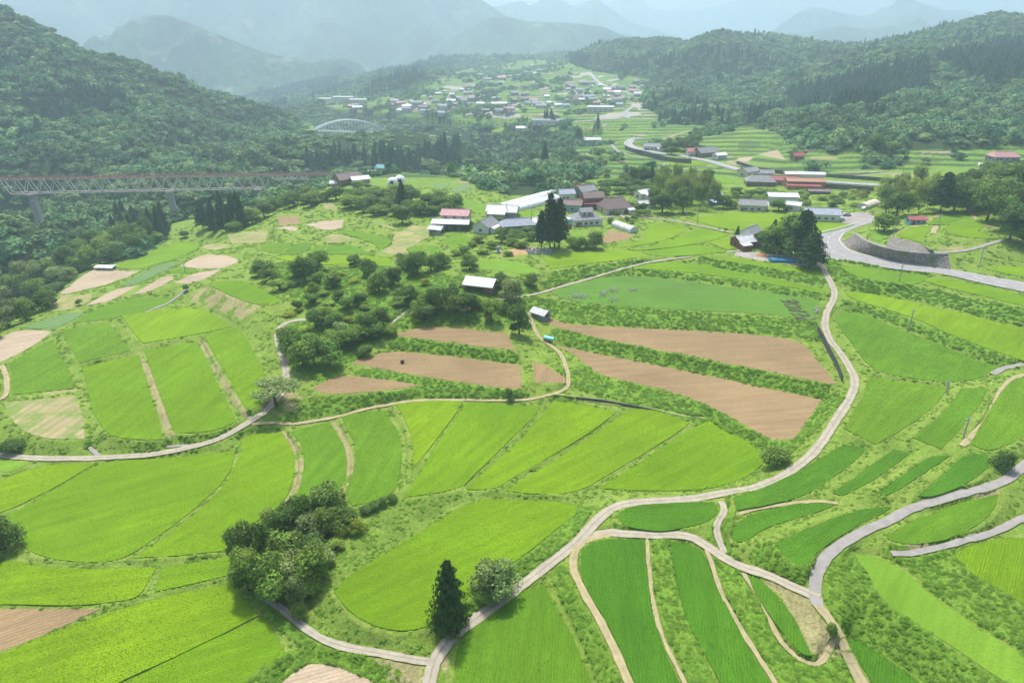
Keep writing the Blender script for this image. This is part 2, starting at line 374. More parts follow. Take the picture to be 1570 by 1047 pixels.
# ------------------------------------------------------------------ solve the ground through the flat fields and the roads
CON = np.zeros((NY, NX), bool); CV = np.zeros((NY, NX)); ISF = np.zeros((NY, NX), bool)
fields = []
# levels: start from the lie of the land, then ease neighbours until every bank between them is climbable
FZ = []; FP = [parse(l) for l in FIELDS]
for kd, ang, pl in FP:
    c = np.mean(pl, 0); FZ.append(0.5 * float(hit(c[0], c[1], B)[2][0]) + 0.5 * float(np.median(hit([p[0] for p in pl], [p[1] for p in pl], B)[2])))
FP.append(('#', 0, pts('1660,455 1600,440 1570,433 1515,423 1460,413 1400,403 1335,392 1307,384 1293,373 1290,365 1298,356 1316,348 1340,340 1325,338 1300,348 1266,357 1249,366 1249,384 1262,395 1310,401 1370,412 1447,420 1500,432 1570,447 1600,455 1660,470'))); FZ.append(16.0)
FZ = np.array(FZ); DP = []
for kd, ang, pl in FP:
    q = []; 
    for k in range(len(pl)):
        a_, b_ = np.array(pl[k]), np.array(pl[(k + 1) % len(pl)]); m = max(1, int(np.linalg.norm(b_ - a_) / 12)); q += [a_ + (b_ - a_) * t / m for t in range(m)]
    DP.append(np.array(q))
PAIR = [(i, j) for i in range(len(FP)) for j in range(i) if min(np.hypot(*(DP[i][:, None] - DP[j][None]).transpose(2, 0, 1)).ravel()) < 60]
for _ in range(220):
    Wp = [np.array(at_z(d[:, 0], d[:, 1], z)).T for d, z in zip(DP, FZ)]; mv = np.zeros(len(FP)); bad = 0
    for i, j in PAIR:
        dist = max(.1, np.hypot(*(Wp[i][:, None] - Wp[j][None]).transpose(2, 0, 1)).min() - 1.2); ex = abs(FZ[i] - FZ[j]) - (.12 + .5 * dist)
        if ex > 0: s_ = np.sign(FZ[i] - FZ[j]); mv[i] -= .22 * ex * s_; mv[j] += .22 * ex * s_; bad += 1
    mv[-1] = 0; FZ += mv
print("steep pairs left", bad)
for fi, ln in enumerate(FIELDS):
    kd, ang, pl = FP[fi]
    z = float(FZ[fi])
    pl2 = smooth_poly(pl); hgt = {'y': .34, 'g': .3, 'd': .3, 'm': .1, 'r': .2, 'v': .2}.get(kd, .05)
    W = []
    for a, b in pl2:
        X, Y = at_z(a, b, z); W.append((float(X), float(Y)))
    n = len(W); Wd = []
    for k in range(n):                      # uneven edges
        a = np.array(W[k]); b = np.array(W[(k+1) % n]); L = np.linalg.norm(b - a); m = max(1, int(L / 2.5)) if a[1] < 260 else max(1, int(L / 8))
        for s in range(m): Wd.append(a + (b - a) * s / m)
    Wd = np.array(Wd); jt = 0.22
    Wd = Wd + np.c_[vnoise(Wd[:,0] / 2.1, Wd[:,1] / 2.1, 40), vnoise(Wd[:,0] / 2.1, Wd[:,1] / 2.1, 41)] * jt - jt / 2
    fields.append((kd, ang, z, Wd, hgt))
for rim in (1.1, 0):
    for kd, ang, z, Wd, hgt in fields:
        if rim:                                 # a level levee round each field
            nrm = np.roll(Wd, -1, 0) - np.roll(Wd, 1, 0); ar = float(np.sum(Wd[:, 0] * np.roll(Wd[:, 1], -1) - np.roll(Wd[:, 0], -1) * Wd[:, 1]))
            nrm = np.c_[nrm[:, 1], -nrm[:, 0]] * (1 if ar > 0 else -1); nrm /= np.hypot(nrm[:, 0], nrm[:, 1])[:, None] + 1e-9
            r = rast(Wd + nrm * rim)
        else: r = rast(Wd)
        if r is not None:
            sl, m = r; CON[sl] |= m; CV[sl][m] = z - (hgt if not rim else .06)
            if not rim: ISF[sl] |= m
def solve(CON, CV):
    c = np.where(CON, CV - B, 0.0); w = CON.astype(float); lv = []
    cc, ww = c * w, w
    for k in range(7):
        lv.append((cc, ww)); h, v = cc.shape; h2, v2 = (h + 1) // 2 * 2, (v + 1) // 2 * 2
        pc = np.pad(cc, ((0, h2 - h), (0, v2 - v))); pw = np.pad(ww, ((0, h2 - h), (0, v2 - v)))
        cc = pc.reshape(h2//2, 2, v2//2, 2).sum((1, 3)); ww = pw.reshape(h2//2, 2, v2//2, 2).sum((1, 3))
    res = cc / (ww + 4.0)
    for cc, ww in lv[::-1]:
        u = np.repeat(np.repeat(res, 2, 0), 2, 1)[:cc.shape[0], :cc.shape[1]]
        q = np.pad(u, 1, 'edge'); u = (q[:-2,1:-1]+q[2:,1:-1]+q[1:-1,:-2]+q[1:-1,2:])/4
        a = np.clip(ww, 0, 1); res = np.where(ww > 0, cc / np.maximum(ww, 1e-6) * a + u * (1 - a), u)
    for _ in range(70):
        q = np.pad(res, 1, 'edge'); res = np.where(CON, c, (q[:-2,1:-1]+q[2:,1:-1]+q[1:-1,:-2]+q[1:-1,2:])/4)
    return B + res
S1 = solve(CON, CV)
roads = []; ISR = np.zeros((NY, NX), bool)
def road_line(pl, F, step=1.6, zs=None):
    p = np.array(smooth_poly(pl, False, 2)); X, Y, Z = hit(p[:, 0], p[:, 1], F)
    s = np.r_[0, np.cumsum(np.hypot(np.diff(X), np.diff(Y)))]; n = max(4, int(s[-1] / step)); t = np.linspace(0, s[-1], n)
    X, Y = np.interp(t, s, X), np.interp(t, s, Y)
    for _ in range(2): X[1:-1] = (X[:-2] + 2*X[1:-1] + X[2:]) / 4; Y[1:-1] = (Y[:-2] + 2*Y[1:-1] + Y[2:]) / 4
    Z = samp(F, X, Y)
    for _ in range(30): Z[1:-1] = (Z[:-2] + Z[1:-1] + Z[2:]) / 3
    return X, Y, Z
def offsets(X, Y):
    dx, dy = np.gradient(X), np.gradient(Y); L = np.hypot(dx, dy) + 1e-9; return -dy / L, dx / L
for ln in ROADS:
    kd, w, pl = parse(ln); w *= .88; X, Y, Z = road_line(pl, S1); nx, ny = offsets(X, Y)
    for (_k, _w, X2, Y2, Z2, _a, _b) in roads:      # meet the tracks already laid at their level
        d = np.hypot(X[:, None] - X2[None], Y[:, None] - Y2[None]); j = d.argmin(1); dm = d[np.arange(len(X)), j]; wt = np.clip(1 - (dm - _w * .5) / 9.0, 0, 1); wt = wt * wt * (3 - 2 * wt); Z = Z * (1 - wt) + (Z2[j] - .012) * wt
    roads.append((kd, w, X, Y, Z, nx, ny))
# the asphalt road: pairs of picture points, near edge and far edge
PAIRS = pts("1660,470 1660,452 1600,455 1600,440 1570,447 1570,433 1500,432 1515,423 1447,420 1460,413 1370,412 1400,403 1310,401 1335,392 1262,395 1307,384 1249,384 1293,373 1249,366 1290,365 1266,357 1298,356 1300,348 1316,348 1325,338 1340,340 1332,330 1346,333")
pa = np.array(PAIRS[0::2]); pb = np.array(PAIRS[1::2])
ax, ay, _z = hit(pa[:, 0], pa[:, 1], B); bx_, by_, _z = hit(pb[:, 0], pb[:, 1], B)
FAR = [("a", 7.5, pts("1700,312 1560,300 1378,287 1320,283 1250,277 1180,270 1140,262 1100,250 1050,240 1000,233 972,226 962,220 966,215 985,212")),
       ("a", 7.0, pts("905,111 912,122 925,131 945,137 965,143 985,147")),
       ("a", 7.0, pts("1005,183 985,182 960,181 940,182 900,186 870,187")), ("a", 6, pts("972,163 960,170 958,178 965,182")),
       ("c", 3.0, pts("938,222 945,230 960,238 985,243")), ("c", 2.5, pts("1150,266 1130,262 1110,258")), ("w", 2.5, pts("1026,270 1040,262 1056,259 1100,257")),
       ("w", 3.0, pts("1020,214 1045,204 1060,200")), ("w", 3, pts("930,190 890,196 830,197"))]
for kd, w, pl in FAR:
    X, Y, Z = road_line(pl, S1, 5); nx, ny = offsets(X, Y); roads.append((kd, w, X, Y, Z, nx, ny))
for kd, w, X, Y, Z, nx, ny in roads:
    e = w / 2 + (0.25 if Y.mean() < 420 else 2.5)
    for k in range(len(X) - 1):
        q = [(X[k] + nx[k]*e, Y[k] + ny[k]*e), (X[k+1] + nx[k+1]*e, Y[k+1] + ny[k+1]*e), (X[k+1] - nx[k+1]*e, Y[k+1] - ny[k+1]*e), (X[k] - nx[k]*e, Y[k] - ny[k]*e)]
        r = rast(q)
        if r is None: continue
        sl, m = r; m &= ~ISF[sl] | (w > 1.9); CON[sl] |= m; ISR[sl] |= m; CV[sl][m] = (Z[k] + Z[k+1]) / 2 - (0.20 if Y[k] < 420 else 0.4)
# asphalt: height 16 along the flat
asz = 16.0
r = rast(list(zip(ax, ay)) + list(zip(bx_, by_))[::-1]); sl, m = r; CON[sl] |= m; ISR[sl] |= m; CV[sl][m] = asz - 0.12
ASPH = [np.array(at_z(pa[:, 0], pa[:, 1], asz)).T, np.array(at_z(pb[:, 0], pb[:, 1], asz)).T]
r = rast(list(map(tuple, ASPH[0])) + list(map(tuple, ASPH[1]))[::-1]); sl, m = r; CON[sl] |= m; ISR[sl] |= m; CV[sl][m] = asz - 0.12
for off_ in (1.2, 2.4):
    _c = (ASPH[0] + ASPH[1]) / 2; _d = ASPH[0] - ASPH[1]; _d /= np.hypot(_d[:, 0], _d[:, 1])[:, None]
    r = rast([tuple(q) for q in ASPH[0] + _d * off_] + [tuple(q) for q in ASPH[1] - _d * off_ * .3][::-1]); sl, m = r; m &= ~CON[sl]; CON[sl] |= m; CV[sl][m] = asz - .16
S = solve(CON, CV)
# ------------------------------------------------------------------ ground zones
PXG, PYG = to_px(GX, GY, S)
zone = {k: np.zeros((NY, NX), bool) for k in 'LGDSW'}
for ln in ZONES:
    kd, w, pl = parse(ln)
    if w == 0: zone[kd] |= pxmask(pl) & (GY < 480); continue
    X, Y, Z = road_line(pl, S); nx, ny = offsets(X, Y)
    for k in range(len(X) - 1):
        e = w * (0.75 + 0.5 * float(vnoise(X[k] / 9, Y[k] / 9, 3)))
        r = rast([(X[k] + nx[k]*e, Y[k] + ny[k]*e), (X[k+1] + nx[k+1]*e, Y[k+1] + ny[k+1]*e), (X[k+1] - nx[k+1]*e, Y[k+1] - ny[k+1]*e), (X[k] - nx[k]*e, Y[k] - ny[k]*e)])
        if r is not None: zone[kd][r[0]] |= r[1]
dzy = np.gradient(S, axis=0) / (GY * DL); dzx = np.gradient(S, axis=1) / (GY * DU); SLOPE = np.hypot(dzx, dzy)
NEAR = (GY < 470) & ~FOREST
rough = fbm(GX / 1.3, GY / 1.3, 3, 60); rough2 = fbm(GX / 5, GY / 5, 3, 66)
free = ~(ISF | ISR)
S = S + free * NEAR * ((rough - .5) * np.where(zone['L'], .5, .15) + (rough2 - .5) * np.where(zone['L'], .7, .3)) * (~zone['S'])
S = S + (zone['L'] & free) * 0.35
# ------------------------------------------------------------------ materials
def newmat(name, rough=0.9, spec=0.2):
    m = bpy.data.materials.new(name); m.use_nodes = True; nt = m.node_tree; b = nt.nodes["Principled BSDF"]
    b.inputs["Roughness"].default_value = rough; b.inputs["Specular IOR Level"].default_value = spec
    return m, nt, b
def N(nt, t, **kw):
    n = nt.nodes.new(t)
    for k, v in kw.items():
        if k in n.inputs.keys() if not hasattr(n, k) else False: n.inputs[k].default_value = v
        else: setattr(n, k, v)
    return n
def noise(nt, vec, scale, detail=3, rough=0.55):
    n = nt.nodes.new("ShaderNodeTexNoise"); n.inputs["Scale"].default_value = scale; n.inputs["Detail"].default_value = detail
    n.inputs["Roughness"].default_value = rough
    if vec is not None: nt.links.new(vec, n.inputs["Vector"])
    return n.outputs["Fac"]
def rng(nt, v, a, b, c, d):
    n = nt.nodes.new("ShaderNodeMapRange"); nt.links.new(v, n.inputs[0])
    for i, x in enumerate((a, b, c, d)): n.inputs[i+1].default_value = x
    return n.outputs[0]
def mathn(nt, op, a, b=None):
    n = nt.nodes.new("ShaderNodeMath"); n.operation = op
    for i, x in enumerate((a, b)):
        if x is None: continue
        if isinstance(x, (int, float)): n.inputs[i].default_value = x
        else: nt.links.new(x, n.inputs[i])
    return n.outputs[0]
def mix(nt, f, a, b, mode='MIX'):
    n = nt.nodes.new("ShaderNodeMix"); n.data_type = 'RGBA'; n.blend_type = mode
    for s, x in ((n.inputs[0], f), (n.inputs[6], a), (n.inputs[7], b)):
        if isinstance(x, (int, float)): s.default_value = x
        elif isinstance(x, tuple): s.default_value = (*x, 1)
        else: nt.links.new(x, s)
    return n.outputs[2]
def scalecol(nt, col, f):
    n = nt.nodes.new("ShaderNodeVectorMath"); n.operation = 'SCALE'
    if isinstance(col, tuple): n.inputs[0].default_value = col
    else: nt.links.new(col, n.inputs[0])
    if isinstance(f, (int, float)): n.inputs[3].default_value = f
    else: nt.links.new(f, n.inputs[3])
    return n.outputs[0]
def bump(nt, b, h, dist, strength=1.0):
    n = nt.nodes.new("ShaderNodeBump"); n.inputs["Distance"].default_value = dist; n.inputs["Strength"].default_value = strength
    nt.links.new(h, n.inputs["Height"]); nt.links.new(n.outputs[0], b.inputs["Normal"])
def geopos(nt): return nt.nodes.new("ShaderNodeNewGeometry").outputs["Position"]
def attr(nt, name, out="Color"):
    n = nt.nodes.new("ShaderNodeAttribute"); n.attribute_name = name; return n.outputs[out]
def plain(name, col, rough=0.8, var=0.25, sc=1.5, spec=0.2, bd=0.0):
    m, nt, b = newmat(name, rough, spec); p = geopos(nt)
    f = rng(nt, noise(nt, p, sc, 4), .3, .7, 1 - var, 1 + var * .6)
    nt.links.new(scalecol(nt, col, f), b.inputs["Base Color"])
    if bd: bump(nt, b, noise(nt, p, sc * 3, 3), bd)
    return m
M = {}
# ground
m, nt, b = newmat("ground_cover", .95, .1); p = geopos(nt)
f = rng(nt, noise(nt, p, 1.7, 5, .65), .28, .72, .62, 1.35); g = rng(nt, noise(nt, p, .22, 3), .3, .7, .85, 1.15)
nt.links.new(scalecol(nt, scalecol(nt, attr(nt, "Col"), f), g), b.inputs["Base Color"]); bump(nt, b, noise(nt, p, 3.0, 4, .7), .35); M['ground'] = m
# rice: rows along the first UV axis
def crop(name, rowpitch, rowamp, patch, spot, bumpd, brown=False):
    m, nt, b = newmat(name, .85, .15); p = geopos(nt)
    uv = nt.nodes.new("ShaderNodeUVMap"); uv.uv_map = "UVMap"
    w = nt.nodes.new("ShaderNodeTexWave"); w.wave_type = 'BANDS'; w.bands_direction = 'Y'; w.inputs["Scale"].default_value = 0.314 / rowpitch
    w.inputs["Distortion"].default_value = 1.2; w.inputs["Detail"].default_value = 2; w.inputs["Detail Scale"].default_value = .6
    nt.links.new(uv.outputs[0], w.inputs["Vector"])
    st = nt.nodes.new("ShaderNodeMapping"); st.inputs["Scale"].default_value = (.05, .5, 1); nt.links.new(uv.outputs[0], st.inputs[0])
    streak = noise(nt, st.outputs[0], 1.0, 4, .6)
    f = rng(nt, w.outputs["Fac"], 0, 1, 1 - rowamp, 1 + rowamp * .6)
    f = mathn(nt, 'MULTIPLY', f, rng(nt, streak, .3, .7, 1 - patch, 1 + patch))
    f = mathn(nt, 'MULTIPLY', f, rng(nt, noise(nt, p, .045, 3), .3, .7, 1 - patch * .8, 1 + patch * .8))
    f = mathn(nt, 'MULTIPLY', f, rng(nt, noise(nt, p, 5.5, 3, .7), .3, .7, .90, 1.10))
    f = mathn(nt, 'MULTIPLY', f, rng(nt, noise(nt, p, 1.6, 4, .7), .3, .7, 1 - patch * .9, 1 + patch * .7))
    sp = rng(nt, noise(nt, p, .8, 2), .66, .74, 1, 1 - spot); f = mathn(nt, 'MULTIPLY', f, sp)
    c = scalecol(nt, attr(nt, "Col"), f)
    if brown: c = mix(nt, rng(nt, noise(nt, p, .35, 4, .65), .62, .75, 0, .55) if rowpitch < 2 else rng(nt, noise(nt, p, .16, 4, .65), .46, .60, 0, .85), c, (.10, .15, .03) if rowpitch < 2 else (.17, .27, .045))
    else: c = mix(nt, rng(nt, noise(nt, p, .03, 3), .35, .75, 0, .4), c, (.10, .24, .010))
    nt.links.new(c, b.inputs["Base Color"])
    bump(nt, b, mathn(nt, 'ADD', mathn(nt, 'MULTIPLY', w.outputs["Fac"], 0.0 if rowamp < .03 else .3), noise(nt, p, 2.5, 3)), bumpd); return m
M['rice'] = crop("rice_crop", .45, .06, .17, .40, .14)
M['meadow'] = crop("meadow_grass", 2.4, .012, .16, .2, .15)
M['soil'] = crop("ploughed_soil", .8, .10, .14, .25, .14, True)
M['veg'] = crop("vegetable_rows", 1.6, .45, .1, .2, .3)
M['stub'] = crop("mown_stubble", 2.6, .12, .16, .1, .12, True)
def roadmat(name, col, mid, edge):
    m, nt, b = newmat(name, .9, .2); p = geopos(nt); uv = nt.nodes.new("ShaderNodeUVMap"); uv.uv_map = "UVMap"
    s = nt.nodes.new("ShaderNodeSeparateXYZ"); nt.links.new(uv.outputs[0], s.inputs[0])
    d = mathn(nt, 'ABSOLUTE', mathn(nt, 'SUBTRACT', s.outputs[0], .5))                       # 0 centre .. .5 edge
    nz = noise(nt, p, .9, 4, .6); d2 = mathn(nt, 'ADD', d, mathn(nt, 'MULTIPLY', mathn(nt, 'SUBTRACT', nz, .5), .35))
    c = scalecol(nt, col, rng(nt, noise(nt, p, .5, 5, .7), .3, .7, .78, 1.15))
    if mid: c = mix(nt, rng(nt, d2, .02, .10, mid, 0), c, (.17, .19, .05))
    if edge: c = mix(nt, rng(nt, d2, .40, .50, 0, edge), c, (.24, .28, .07))
    nt.links.new(c, b.inputs["Base Color"]); bump(nt, b, noise(nt, p, 5, 3), .04); return m
M['t'] = roadmat("gravel_track", (.43, .375, .30), .5, .9); M['c'] = roadmat("concrete_lane", (.33, .305, .285), 0, .7)
M['w'] = roadmat("dry_grass_path", (.42, .35, .20), .3, .95); M['m'] = roadmat("mown_path", (.32, .36, .13), .0, .8)
M['a'] = roadmat("asphalt", (.34, .325, .32), 0, 0)
M['line'] = plain("road_paint", (.78, .77, .74), .6, .15, 3)
def foliage(name, cols, var=.3, trans=.25):
    m, nt, b = newmat(name, .75, .15)
    oi = nt.nodes.new("ShaderNodeObjectInfo").outputs["Random"]
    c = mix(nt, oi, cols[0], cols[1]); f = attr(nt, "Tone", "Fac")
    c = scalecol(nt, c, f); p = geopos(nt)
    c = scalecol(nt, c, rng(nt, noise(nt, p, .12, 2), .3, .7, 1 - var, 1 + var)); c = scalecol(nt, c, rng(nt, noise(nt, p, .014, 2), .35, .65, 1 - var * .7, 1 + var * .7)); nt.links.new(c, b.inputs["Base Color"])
    tr = nt.nodes.new("ShaderNodeBsdfTranslucent"); nt.links.new(scalecol(nt, c, 1.3), tr.inputs[0])
    ms = nt.nodes.new("ShaderNodeMixShader"); ms.inputs[0].default_value = trans
    nt.links.new(b.outputs[0], ms.inputs[1]); nt.links.new(tr.outputs[0], ms.inputs[2]); nt.links.new(ms.outputs[0], nt.nodes["Material Output"].inputs[0])
    return m
M['leaf'] = foliage("broadleaf_foliage", ((.12, .22, .036), (.24, .34, .058)))
M['leafdark'] = foliage("dark_foliage", ((.095, .175, .036), (.155, .24, .048)))
M['leafpale'] = foliage("pale_foliage", ((.20, .27, .090), (.25, .31, .10)))
M['leafyel'] = foliage("yellow_green_foliage", ((.27, .35, .03), (.32, .38, .04)))
M['cedar'] = foliage("cedar_foliage", ((.040, .090, .030), (.065, .125, .036)), .2, .2)
M['bamboo'] = foliage("bamboo_foliage", ((.22, .31, .055), (.30, .37, .07)))
M['weed'] = foliage("weed_foliage", ((.18, .35, .040), (.24, .40, .05)), .10, .5)
M['tuft'] = foliage("grass_tuft", ((.22, .37, .045), (.27, .41, .06)), .12, .35)
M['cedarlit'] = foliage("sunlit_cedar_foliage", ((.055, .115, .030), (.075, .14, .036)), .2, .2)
M['bark'] = plain("bark", (.12, .09, .065), .95, .3, 4)
M['forestleaf'] = foliage("forest_foliage", ((.066, .180, .078), (.240, .350, .125)), .45, .2)
M['forestcedar'] = foliage("forest_cedar_foliage", ((.050, .140, .080), (.090, .195, .100)), .2, .15)
# ------------------------------------------------------------------ object helpers
def prop(o, label=None, cat=None, group=None, kind=None):
    for k, v in (("label", label), ("category", cat), ("group", group), ("kind", kind)):
        if v: o[k] = v
    return o
def link(o, parent=None):
    COL.objects.link(o)
    if parent is not None: o.parent = parent
    return o
def mesh(name, verts, faces, mats, mi=None, smooth=False):
    me = bpy.data.meshes.new(name); verts = np.asarray(verts, np.float32)
    if isinstance(faces, np.ndarray):
        nf, k = faces.shape; me.vertices.add(len(verts)); me.vertices.foreach_set("co", verts.ravel())
        me.loops.add(nf * k); me.loops.foreach_set("vertex_index", faces.ravel().astype(np.int32))
        me.polygons.add(nf); me.polygons.foreach_set("loop_start", np.arange(0, nf * k, k, dtype=np.int32))
    else: me.from_pydata([tuple(map(float, v)) for v in verts], [], faces)
    for m in (mats if isinstance(mats, (list, tuple)) else [mats]): me.materials.append(m)
    if mi is not None: me.polygons.foreach_set("material_index", np.asarray(mi, np.int32))
    me.polygons.foreach_set("use_smooth", np.full(len(me.polygons), smooth)); me.update(); me.validate(); return me
def obj(name, me, parent=None, loc=None, rz=0): 
    o = bpy.data.objects.new(name, me); link(o, parent)
    if loc is not None: o.location = loc
    if rz: o.rotation_euler = (0, 0, rz)
    return o
def empty(name, loc, rz=0): 
    o = bpy.data.objects.new(name, None); o.location = loc; o.rotation_euler = (0, 0, rz); o.empty_display_size = .5; return link(o)
def vcol(me, c, name="Col"):
    a = me.color_attributes.new(name, 'FLOAT_COLOR', 'POINT'); c = np.asarray(c, np.float32)
    a.data.foreach_set("color", np.c_[c, np.ones(len(c), np.float32)].ravel())
def vfloat(me, f, name, typ='FLOAT', dom='POINT'):
    a = me.attributes.new(name, typ, dom); a.data.foreach_set("vector" if typ == 'FLOAT_VECTOR' else "value", np.asarray(f, np.float32).ravel() if typ != 'INT' else np.asarray(f, np.int32))
# ------------------------------------------------------------------ the ground
def C3(r, g, b_): return np.array([r, g, b_], np.float32)
n1 = fbm(GX / 14, GY / 14, 4, 71)[..., None]; n2 = fbm(GX / 3.2, GY / 3.2, 3, 75)[..., None]
mown = C3(.20, .31, .045) * (1 - n1) + C3(.26, .345, .065) * n1
_s = np.clip((n2 - .48) / .22, 0, 1); mown = mown * (1 - _s) + C3(.19, .30, .042) * _s
lush = C3(.15, .28, .032) * (1 - n2) + C3(.20, .34, .042) * n2
dry = C3(.34, .32, .13) * (1 - n2) + C3(.42, .36, .19) * n2
soil = C3(.40, .29, .18)
col = mown.copy()
col = np.where((zone['G'])[..., None], C3(.19, .29, .045) * (.8 + .4 * n2), col)
col = np.where(zone['L'][..., None], lush, col)
col = np.where(zone['D'][..., None], np.where(n2 > .60, mown * .95, dry), col)
col = np.where(zone['S'][..., None], C3(.42, .38, .35), col)
col = np.where(zone['W'][..., None], C3(.52, .34, .17), col)
steep = ((SLOPE > .9) & NEAR & ~zone['D'] & free)[..., None]; col = np.where(steep, lush * .95, col)
tn = fbm(GX / 45, GY / 45, 3, 81)[..., None]; mid = (GY > 400) & ~FOREST
trd = C3(.13, .25, .040) * (1 - tn) + C3(.21, .33, .05) * tn
patch = vnoise(GX / 28, GY / 20, 83)[..., None]
trd = np.where(patch > .82, C3(.36, .30, .20), trd); trd = np.where(patch < .2, C3(.11, .19, .05), trd)
wmid = np.clip((GY - 400) / 60, 0, 1)[..., None]
col = np.where(mid[..., None], col * (1 - wmid) + trd * wmid, col)
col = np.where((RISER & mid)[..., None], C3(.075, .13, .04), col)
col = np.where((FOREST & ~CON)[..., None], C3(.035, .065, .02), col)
vd = pxmask(pts("620,150 700,125 800,120 900,110 985,130 985,160 1005,185 940,190 850,165 760,190 700,175")) & (GY > 900)
vn = vnoise(GX / 22, GY / 22, 85); col = np.where((vd & (vn > .76))[..., None], C3(.42, .38, .33), col)
V = np.stack([GX, GY, S], -1).reshape(-1, 3)
ii = np.arange(NY - 1)[:, None] * NX + np.arange(NX - 1)[None, :]
F4 = np.stack([ii, ii + 1, ii + NX + 1, ii + NX], -1).reshape(-1, 4)
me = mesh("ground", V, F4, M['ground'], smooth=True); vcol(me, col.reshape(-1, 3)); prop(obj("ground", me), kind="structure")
# ------------------------------------------------------------------ fields
TINT = {'y': ((.188, .305, .004), (.148, .275, .005)), 'g': ((.108, .230, .010), (.135, .250, .011)), 'd': ((.060, .178, .008), (.076, .195, .010)),
        'm': ((.150, .285, .020), (.17, .30, .025)), 'r': ((.095, .205, .026), (.11, .225, .03)), 'b': ((.300, .208, .105), (.32, .222, .115)),
        'l': ((.44, .345, .235), (.46, .36, .25)), 's': ((.36, .32, .14), (.34, .29, .15)), 'v': ((.17, .27, .11), (.20, .29, .12))}
FN = {'y': 'rice_field', 'g': 'rice_field', 'd': 'rice_field', 'm': 'meadow', 'r': 'meadow', 'b': 'ploughed_field', 'l': 'ploughed_field', 's': 'stubble_field', 'v': 'vegetable_field'}
FM = {'y': 'rice', 'g': 'rice', 'd': 'rice', 'm': 'meadow', 'r': 'meadow', 'b': 'soil', 'l': 'soil', 's': 'stub', 'v': 'veg'}
from mathutils.geometry import tessellate_polygon
rnd = random.Random(5)
for kd, ang, z, Wd, hgt in fields:
    n = len(Wd); top = [(x, y, z) for x, y in Wd]
    tris = tessellate_polygon([[Vector(t) for t in top]])
    area = sum(Wd[i][0] * Wd[(i+1) % n][1] - Wd[(i+1) % n][0] * Wd[i][1] for i in range(n))
    if area < 0: pass
    fl = []
    for t in tris:
        a_, b_, c_ = (Wd[k] for k in t); cr = (b_[0]-a_[0])*(c_[1]-a_[1]) - (b_[1]-a_[1])*(c_[0]-a_[0]); fl.append(tuple(t) if cr > 0 else tuple(t[::-1]))
    d = hgt + .25; vv = top + [(x, y, z - d) for x, y in Wd]
    for i in range(n):
        j = (i + 1) % n; fl.append((i, i + n, j + n, j) if area > 0 else (j, j + n, i + n, i))
    me = mesh(FN[kd], vv, fl, M[FM[kd]])
    a_, b_ = TINT[kd]; t = rnd.random(); c = np.array(a_) * (1 - t) + np.array(b_) * t; vcol(me, np.tile(c, (2 * n, 1)))
    # row direction follows the picture angle given (0 = rows across the view)
    th = math.radians(ang); u = me.uv_layers.new(name="UVMap"); li = np.zeros(len(me.loops), np.int32); me.loops.foreach_get("vertex_index", li)
    xy = np.array(vv)[li][:, :2]; ca, sa = math.cos(th), math.sin(th)
    uvs = np.c_[xy[:, 0] * ca + xy[:, 1] * sa, -xy[:, 0] * sa + xy[:, 1] * ca]; u.data.foreach_set("uv", uvs.astype(np.float32).ravel())
    prop(obj(FN[kd], me), kind="structure")
# ------------------------------------------------------------------ roads
def ribbon(name, mat, X, Y, Z, nx, ny, w, lift=0.0, jit=.18, nw=6):
    n = len(X); vv = []; uv = []
    s = np.r_[0, np.cumsum(np.hypot(np.diff(X), np.diff(Y)))]
    for k in range(n):
        for a in range(nw + 1):
            t = a / nw; e = (t - .5) * w
            if jit and a in (0, nw): e += (float(vnoise(X[k] / 1.7, Y[k] / 1.7, 50 + a)) - .5) * 2 * jit
            vv.append((X[k] + nx[k] * e, Y[k] + ny[k] * e, Z[k] + lift + .03 * (1 - abs(2 * t - 1)))); uv.append((t, s[k] * .2))
    fl = np.array([(k * (nw + 1) + a + 1, k * (nw + 1) + a, (k + 1) * (nw + 1) + a, (k + 1) * (nw + 1) + a + 1) for k in range(n - 1) for a in range(nw)])
    A = np.array(vv); q = fl[0]; cr = np.cross(A[q[1]] - A[q[0]], A[q[2]] - A[q[0]])
    if cr[2] < 0: fl = fl[:, ::-1].copy()
    me = mesh(name, vv, fl, mat, smooth=True); u = me.uv_layers.new(name="UVMap"); li = np.zeros(len(me.loops), np.int32); me.loops.foreach_get("vertex_index", li)
    u.data.foreach_set("uv", np.array(uv, np.float32)[li].ravel()); return prop(obj(name, me), kind="structure")
RN = {'t': 'gravel_track', 'c': 'concrete_lane', 'w': 'footpath', 'm': 'footpath', 'a': 'road'}
for i, (kd, w, X, Y, Z, nx, ny) in enumerate(roads):
    ribbon(RN[kd], M[kd], X, Y, Z, nx, ny, w, lift=0.004 * (i % 5), jit=.2 if kd != 'a' else 0)
    if kd == 'a' and w > 6.5:
        for e in (-w / 2 + .5, 0, w / 2 - .5): ribbon("road_marking", M['line'], X + nx * e, Y + ny * e, Z, nx, ny, .35, lift=.06, jit=0, nw=1)
def densify(A, n=10):
    A = np.array(A); t = np.arange(len(A)); q = np.linspace(0, len(A) - 1, (len(A) - 1) * n + 1)
    # Catmull-Rom through the points
    o = []
    for v in q:
        k = min(int(v), len(A) - 2); f = v - k; p0, p1, p2, p3 = A[max(k-1, 0)], A[k], A[k+1], A[min(k+2, len(A)-1)]
        o.append(.5 * ((2*p1) + (-p0+p2)*f + (2*p0-5*p1+4*p2-p3)*f*f + (-p0+3*p1-3*p2+p3)*f**3))
    return np.array(o)
DA, DB = densify(ASPH[0]), densify(ASPH[1]); nA = len(DA)
vv = []; uv = []
for k in range(nA):
    for a in range(9): t = a / 8; p_ = DA[k] * (1 - t) + DB[k] * t; vv.append((p_[0], p_[1], asz)); uv.append((t, k * .2))
